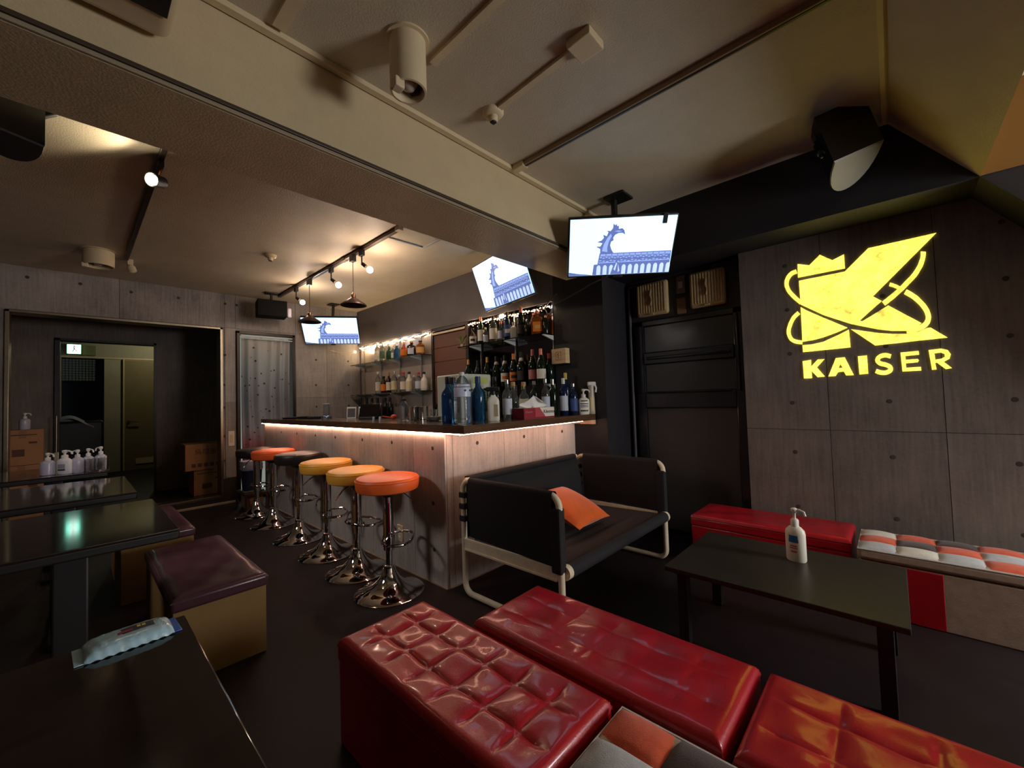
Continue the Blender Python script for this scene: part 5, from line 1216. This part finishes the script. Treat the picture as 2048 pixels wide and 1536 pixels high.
# appliance behind the bottles
t = thing('ice_machine', 'white countertop ice machine with a green sticker behind the blue bottles', 'appliance', (2.14, 2.52, 0.89), -0.05)
tag(MB().box(1.98,2.32,2.32,2.70,0.0,0.888).build('appliance_stand', m_tleg), 'dark cabinet under the white ice machine behind the bar', 'cabinet')
MB().rbox(-0.16,0.16,-0.15,0.15,0,0.435,0.012,3).build('body', mat('appliance_white', S(206,210,196), 0.4), t)
MB().box(-0.03,0.12,-0.153,-0.150,0.36,0.41).build('sticker', mat('sticker_green', S(196,204,120), 0.6), t)
MB().box(-0.06,0.12,-0.153,-0.150,0.14,0.32).build('grille_back', m_black, t)
for i in range(9): MB().box(-0.058+i*0.0215,-0.050+i*0.0215,-0.156,-0.153,0.14,0.32).build('grille_bar', mat('grille_green', S(130,146,122), 0.5), t)
for i in range(8): MB().box(-0.06,0.12,-0.158,-0.1555,0.145+i*0.022,0.150+i*0.022).build('grille_bar', MATS['grille_green'], t)
# steel ice bucket, dishes, register, frames
t = thing('ice_bucket', 'steel ice bucket on the long side of the bar', 'ice bucket', (1.90, 2.80, ZT))
MB().lathe([(0.01,0),(0.062,0),(0.068,0.004),(0.070,0.10),(0.073,0.104),(0.070,0.104),(0.066,0.008),(0.01,0.008)], n=32).build('body', m_chrome, t)
MB().tube([(0.072*math.cos(k*2*PI/32),0.072*math.sin(k*2*PI/32),0.103) for k in range(32)], 0.003, 6, True).build('rim', m_chrome, t)
t = thing('dish_stack', 'small dish stack with a glass cup between the bucket and blue bottle', 'dishes', (1.80, 2.47, ZT))
for k in range(3): MB().lathe([(0.03,0.006*k),(0.06,0.010+0.010*k),(0.062,0.012+0.010*k),(0.03,0.008+0.008*k)], n=28).build('dish', mat('dish_grey', S(150,146,150), 0.3), t)
MB().lathe([(0.004,0.032),(0.022,0.032),(0.026,0.085),(0.0245,0.085),(0.0205,0.038),(0.004,0.038)], n=20).build('cup', m_glass, t)
t = thing('pint_glass', 'empty clear glass beside the clear plastic bottle', 'glass', (1.82, 2.72, ZT))
MB().lathe([(0.004,0),(0.026,0),(0.031,0.11),(0.0295,0.11),(0.0245,0.008),(0.004,0.008)], n=24).build('bowl', m_glass, t)
t = thing('card_terminal', 'black tablet till tilted on a stand on the bar', 'till', (1.86, 3.55, ZT), -0.9)
MB().rbox(-0.10,0.10,-0.015,0.0,0.0,0.15,0.008).tr(Matrix.Rotation(-0.45,4,'X')).build('tablet', m_blackg, t); MB().rbox(-0.08,0.08,-0.05,0.10,0,0.02,0.006).build('stand', m_black, t)
MB().rbox(-0.03,0.03,0.03,0.045,0.0,0.10,0.004).build('prop', m_black, t)
for x, y, lab in ((1.84, 3.86, 'white framed price card on the bar beside the till'), (1.88, 3.70, 'dark framed price card half hidden behind the till')):
    t = thing('card_stand', lab, 'card stand', (x, y, ZT), -0.75, 'card stands on the bar')
    MB().rbox(-0.045,0.045,-0.004,0.004,0,0.115,0.003).tr(Matrix.Rotation(-0.15,4,'X')).build('frame', m_white, t)
    MB().box(-0.036,0.036,-0.0055,-0.0042,0.015,0.10).tr(Matrix.Rotation(-0.15,4,'X')).build('card', mat('card_dark', S(70,62,66), 0.4), t)
t = thing('napkin_holder', 'clear acrylic straw holder on the far part of the bar', 'holder', (1.735, 4.18, ZT))
MB().lathe([(0.004,0),(0.05,0),(0.05,0.03),(0.032,0.034),(0.028,0.15),(0.03,0.152),(0.026,0.152),(0.024,0.03),(0.004,0.01)], n=24).build('tube', m_pet, t)
MB().lathe([(0.032,0.150),(0.032,0.156),(0.004,0.157)], n=24).build('lid', m_white, t)
t = thing('tray', 'black serving tray lying on the far end of the bar', 'tray', (1.73, 5.0, ZT))
MB().lathe([(0.02,0.0),(0.13,0.0),(0.14,0.014),(0.136,0.015),(0.125,0.005),(0.02,0.004)], n=36).build('dish', m_black, t)
for x, y, rz, lab in ((1.70,4.62,0.4,'black remote control lying on the far part of the bar, left one'), (1.75,4.45,1.2,'black remote control lying by the straw holder')):
    t = thing('remote_control', lab, 'remote control', (x, y, ZT), rz, 'remote controls on the bar')
    MB().rbox(-0.025,0.025,-0.09,0.09,0,0.024,0.006).build('body', m_black, t)
    for k in range(5): MB().rbox(-0.012,0.012,-0.06+k*0.026,-0.046+k*0.026,0.024,0.027,0.001).build('button', m_tleg, t)
t = thing('squeezer', 'small orange citrus squeezer on the bar near the till', 'squeezer', (1.80, 3.02, ZT))
MB().sphere((0,0,0.026),0.026,14,8,0.8).build('bowl', mat('squeezer_orange', S(236,96,60), 0.4), t); MB().tube([(-0.02,0,0.02),(-0.07,0.02,0.03),(-0.09,0.02,0.035)],0.006).build('handle', MATS['squeezer_orange'], t)
for i, (x, y) in enumerate(((1.60, 2.98), (1.61, 2.90))):
    tag(MB().lathe([(0.008,0),(0.009,0.002),(0.009,0.035),(0.005,0.04)], (x,y,ZT), 12).build('small_vial', mat('vial_pale', S(196,210,230), 0.3)), ('tiny pale vial on the bar edge, left of two', 'tiny pale vial on the bar edge, right of two')[i], 'vial', 'tiny vials on the bar edge')

# ================================================================= ADDED FILL LAMPS, OUT OF VIEW
t = thing('fill_lamp', 'added fill globe, unseen behind the camera', 'lamp', (2.60, -2.32, 0))  # added behind the camera to lift the room's ambient light
MB().lathe([(0.16,0),(0.16,0.015),(0.012,0.03)], n=28).build('base', m_black, t)
MB().cyl((0,0,0.03),(0,0,0.90),0.010).build('pole', m_black, t)
MB().sphere((0,0,1.28),0.42,24,14).build('fill_globe', mat('fill_globe', S(250,240,225), 0.8, emit=(0.98,0.96,0.96), estr=P_FILL/(PI*4*PI*0.42**2)), t)
t = thing('track_or_fill_spotlight', 'added fill spotlight, unseen beyond the left edge, aimed at the bar front', 'spotlight', (-1.3, 3.0, ZC))  # added out of view to brighten the lower bar front
MB().rbox(-0.02,0.02,-0.03,0.03,-0.05,0,0.004).build('adapter', m_black, t)
_a = Vector((2.8, 0.2, -2.0)).normalized()
MB().lathe([(0.03,-0.08),(0.05,-0.07),(0.06,0.05),(0.056,0.05),(0.045,-0.06),(0.004,-0.065)], Vector((0,0,-0.10)), 20, axis=_a).build('head', m_black, t)
spot_light('bar_fill_beam', Vector((0,0,-0.10))+_a*0.06, _a, P_BARFILL, (1.0, 0.9, 0.86), D(80), 1.0, 0.30, t)
t = thing('corridor_fill', 'added fill lamp, unseen in the corridor', 'lamp', (1.1, 9.2, 2.42))  # added behind the doorway wall to brighten the corridor
MB().lathe([(0.08,0),(0.08,-0.03),(0.05,-0.04),(0.004,-0.042)], n=24).build('cover', m_cream, t)
point_light('corridor_fill_light', (0,0,-0.10), 9.0, (1.0, 0.92, 0.6), 0.06, t)
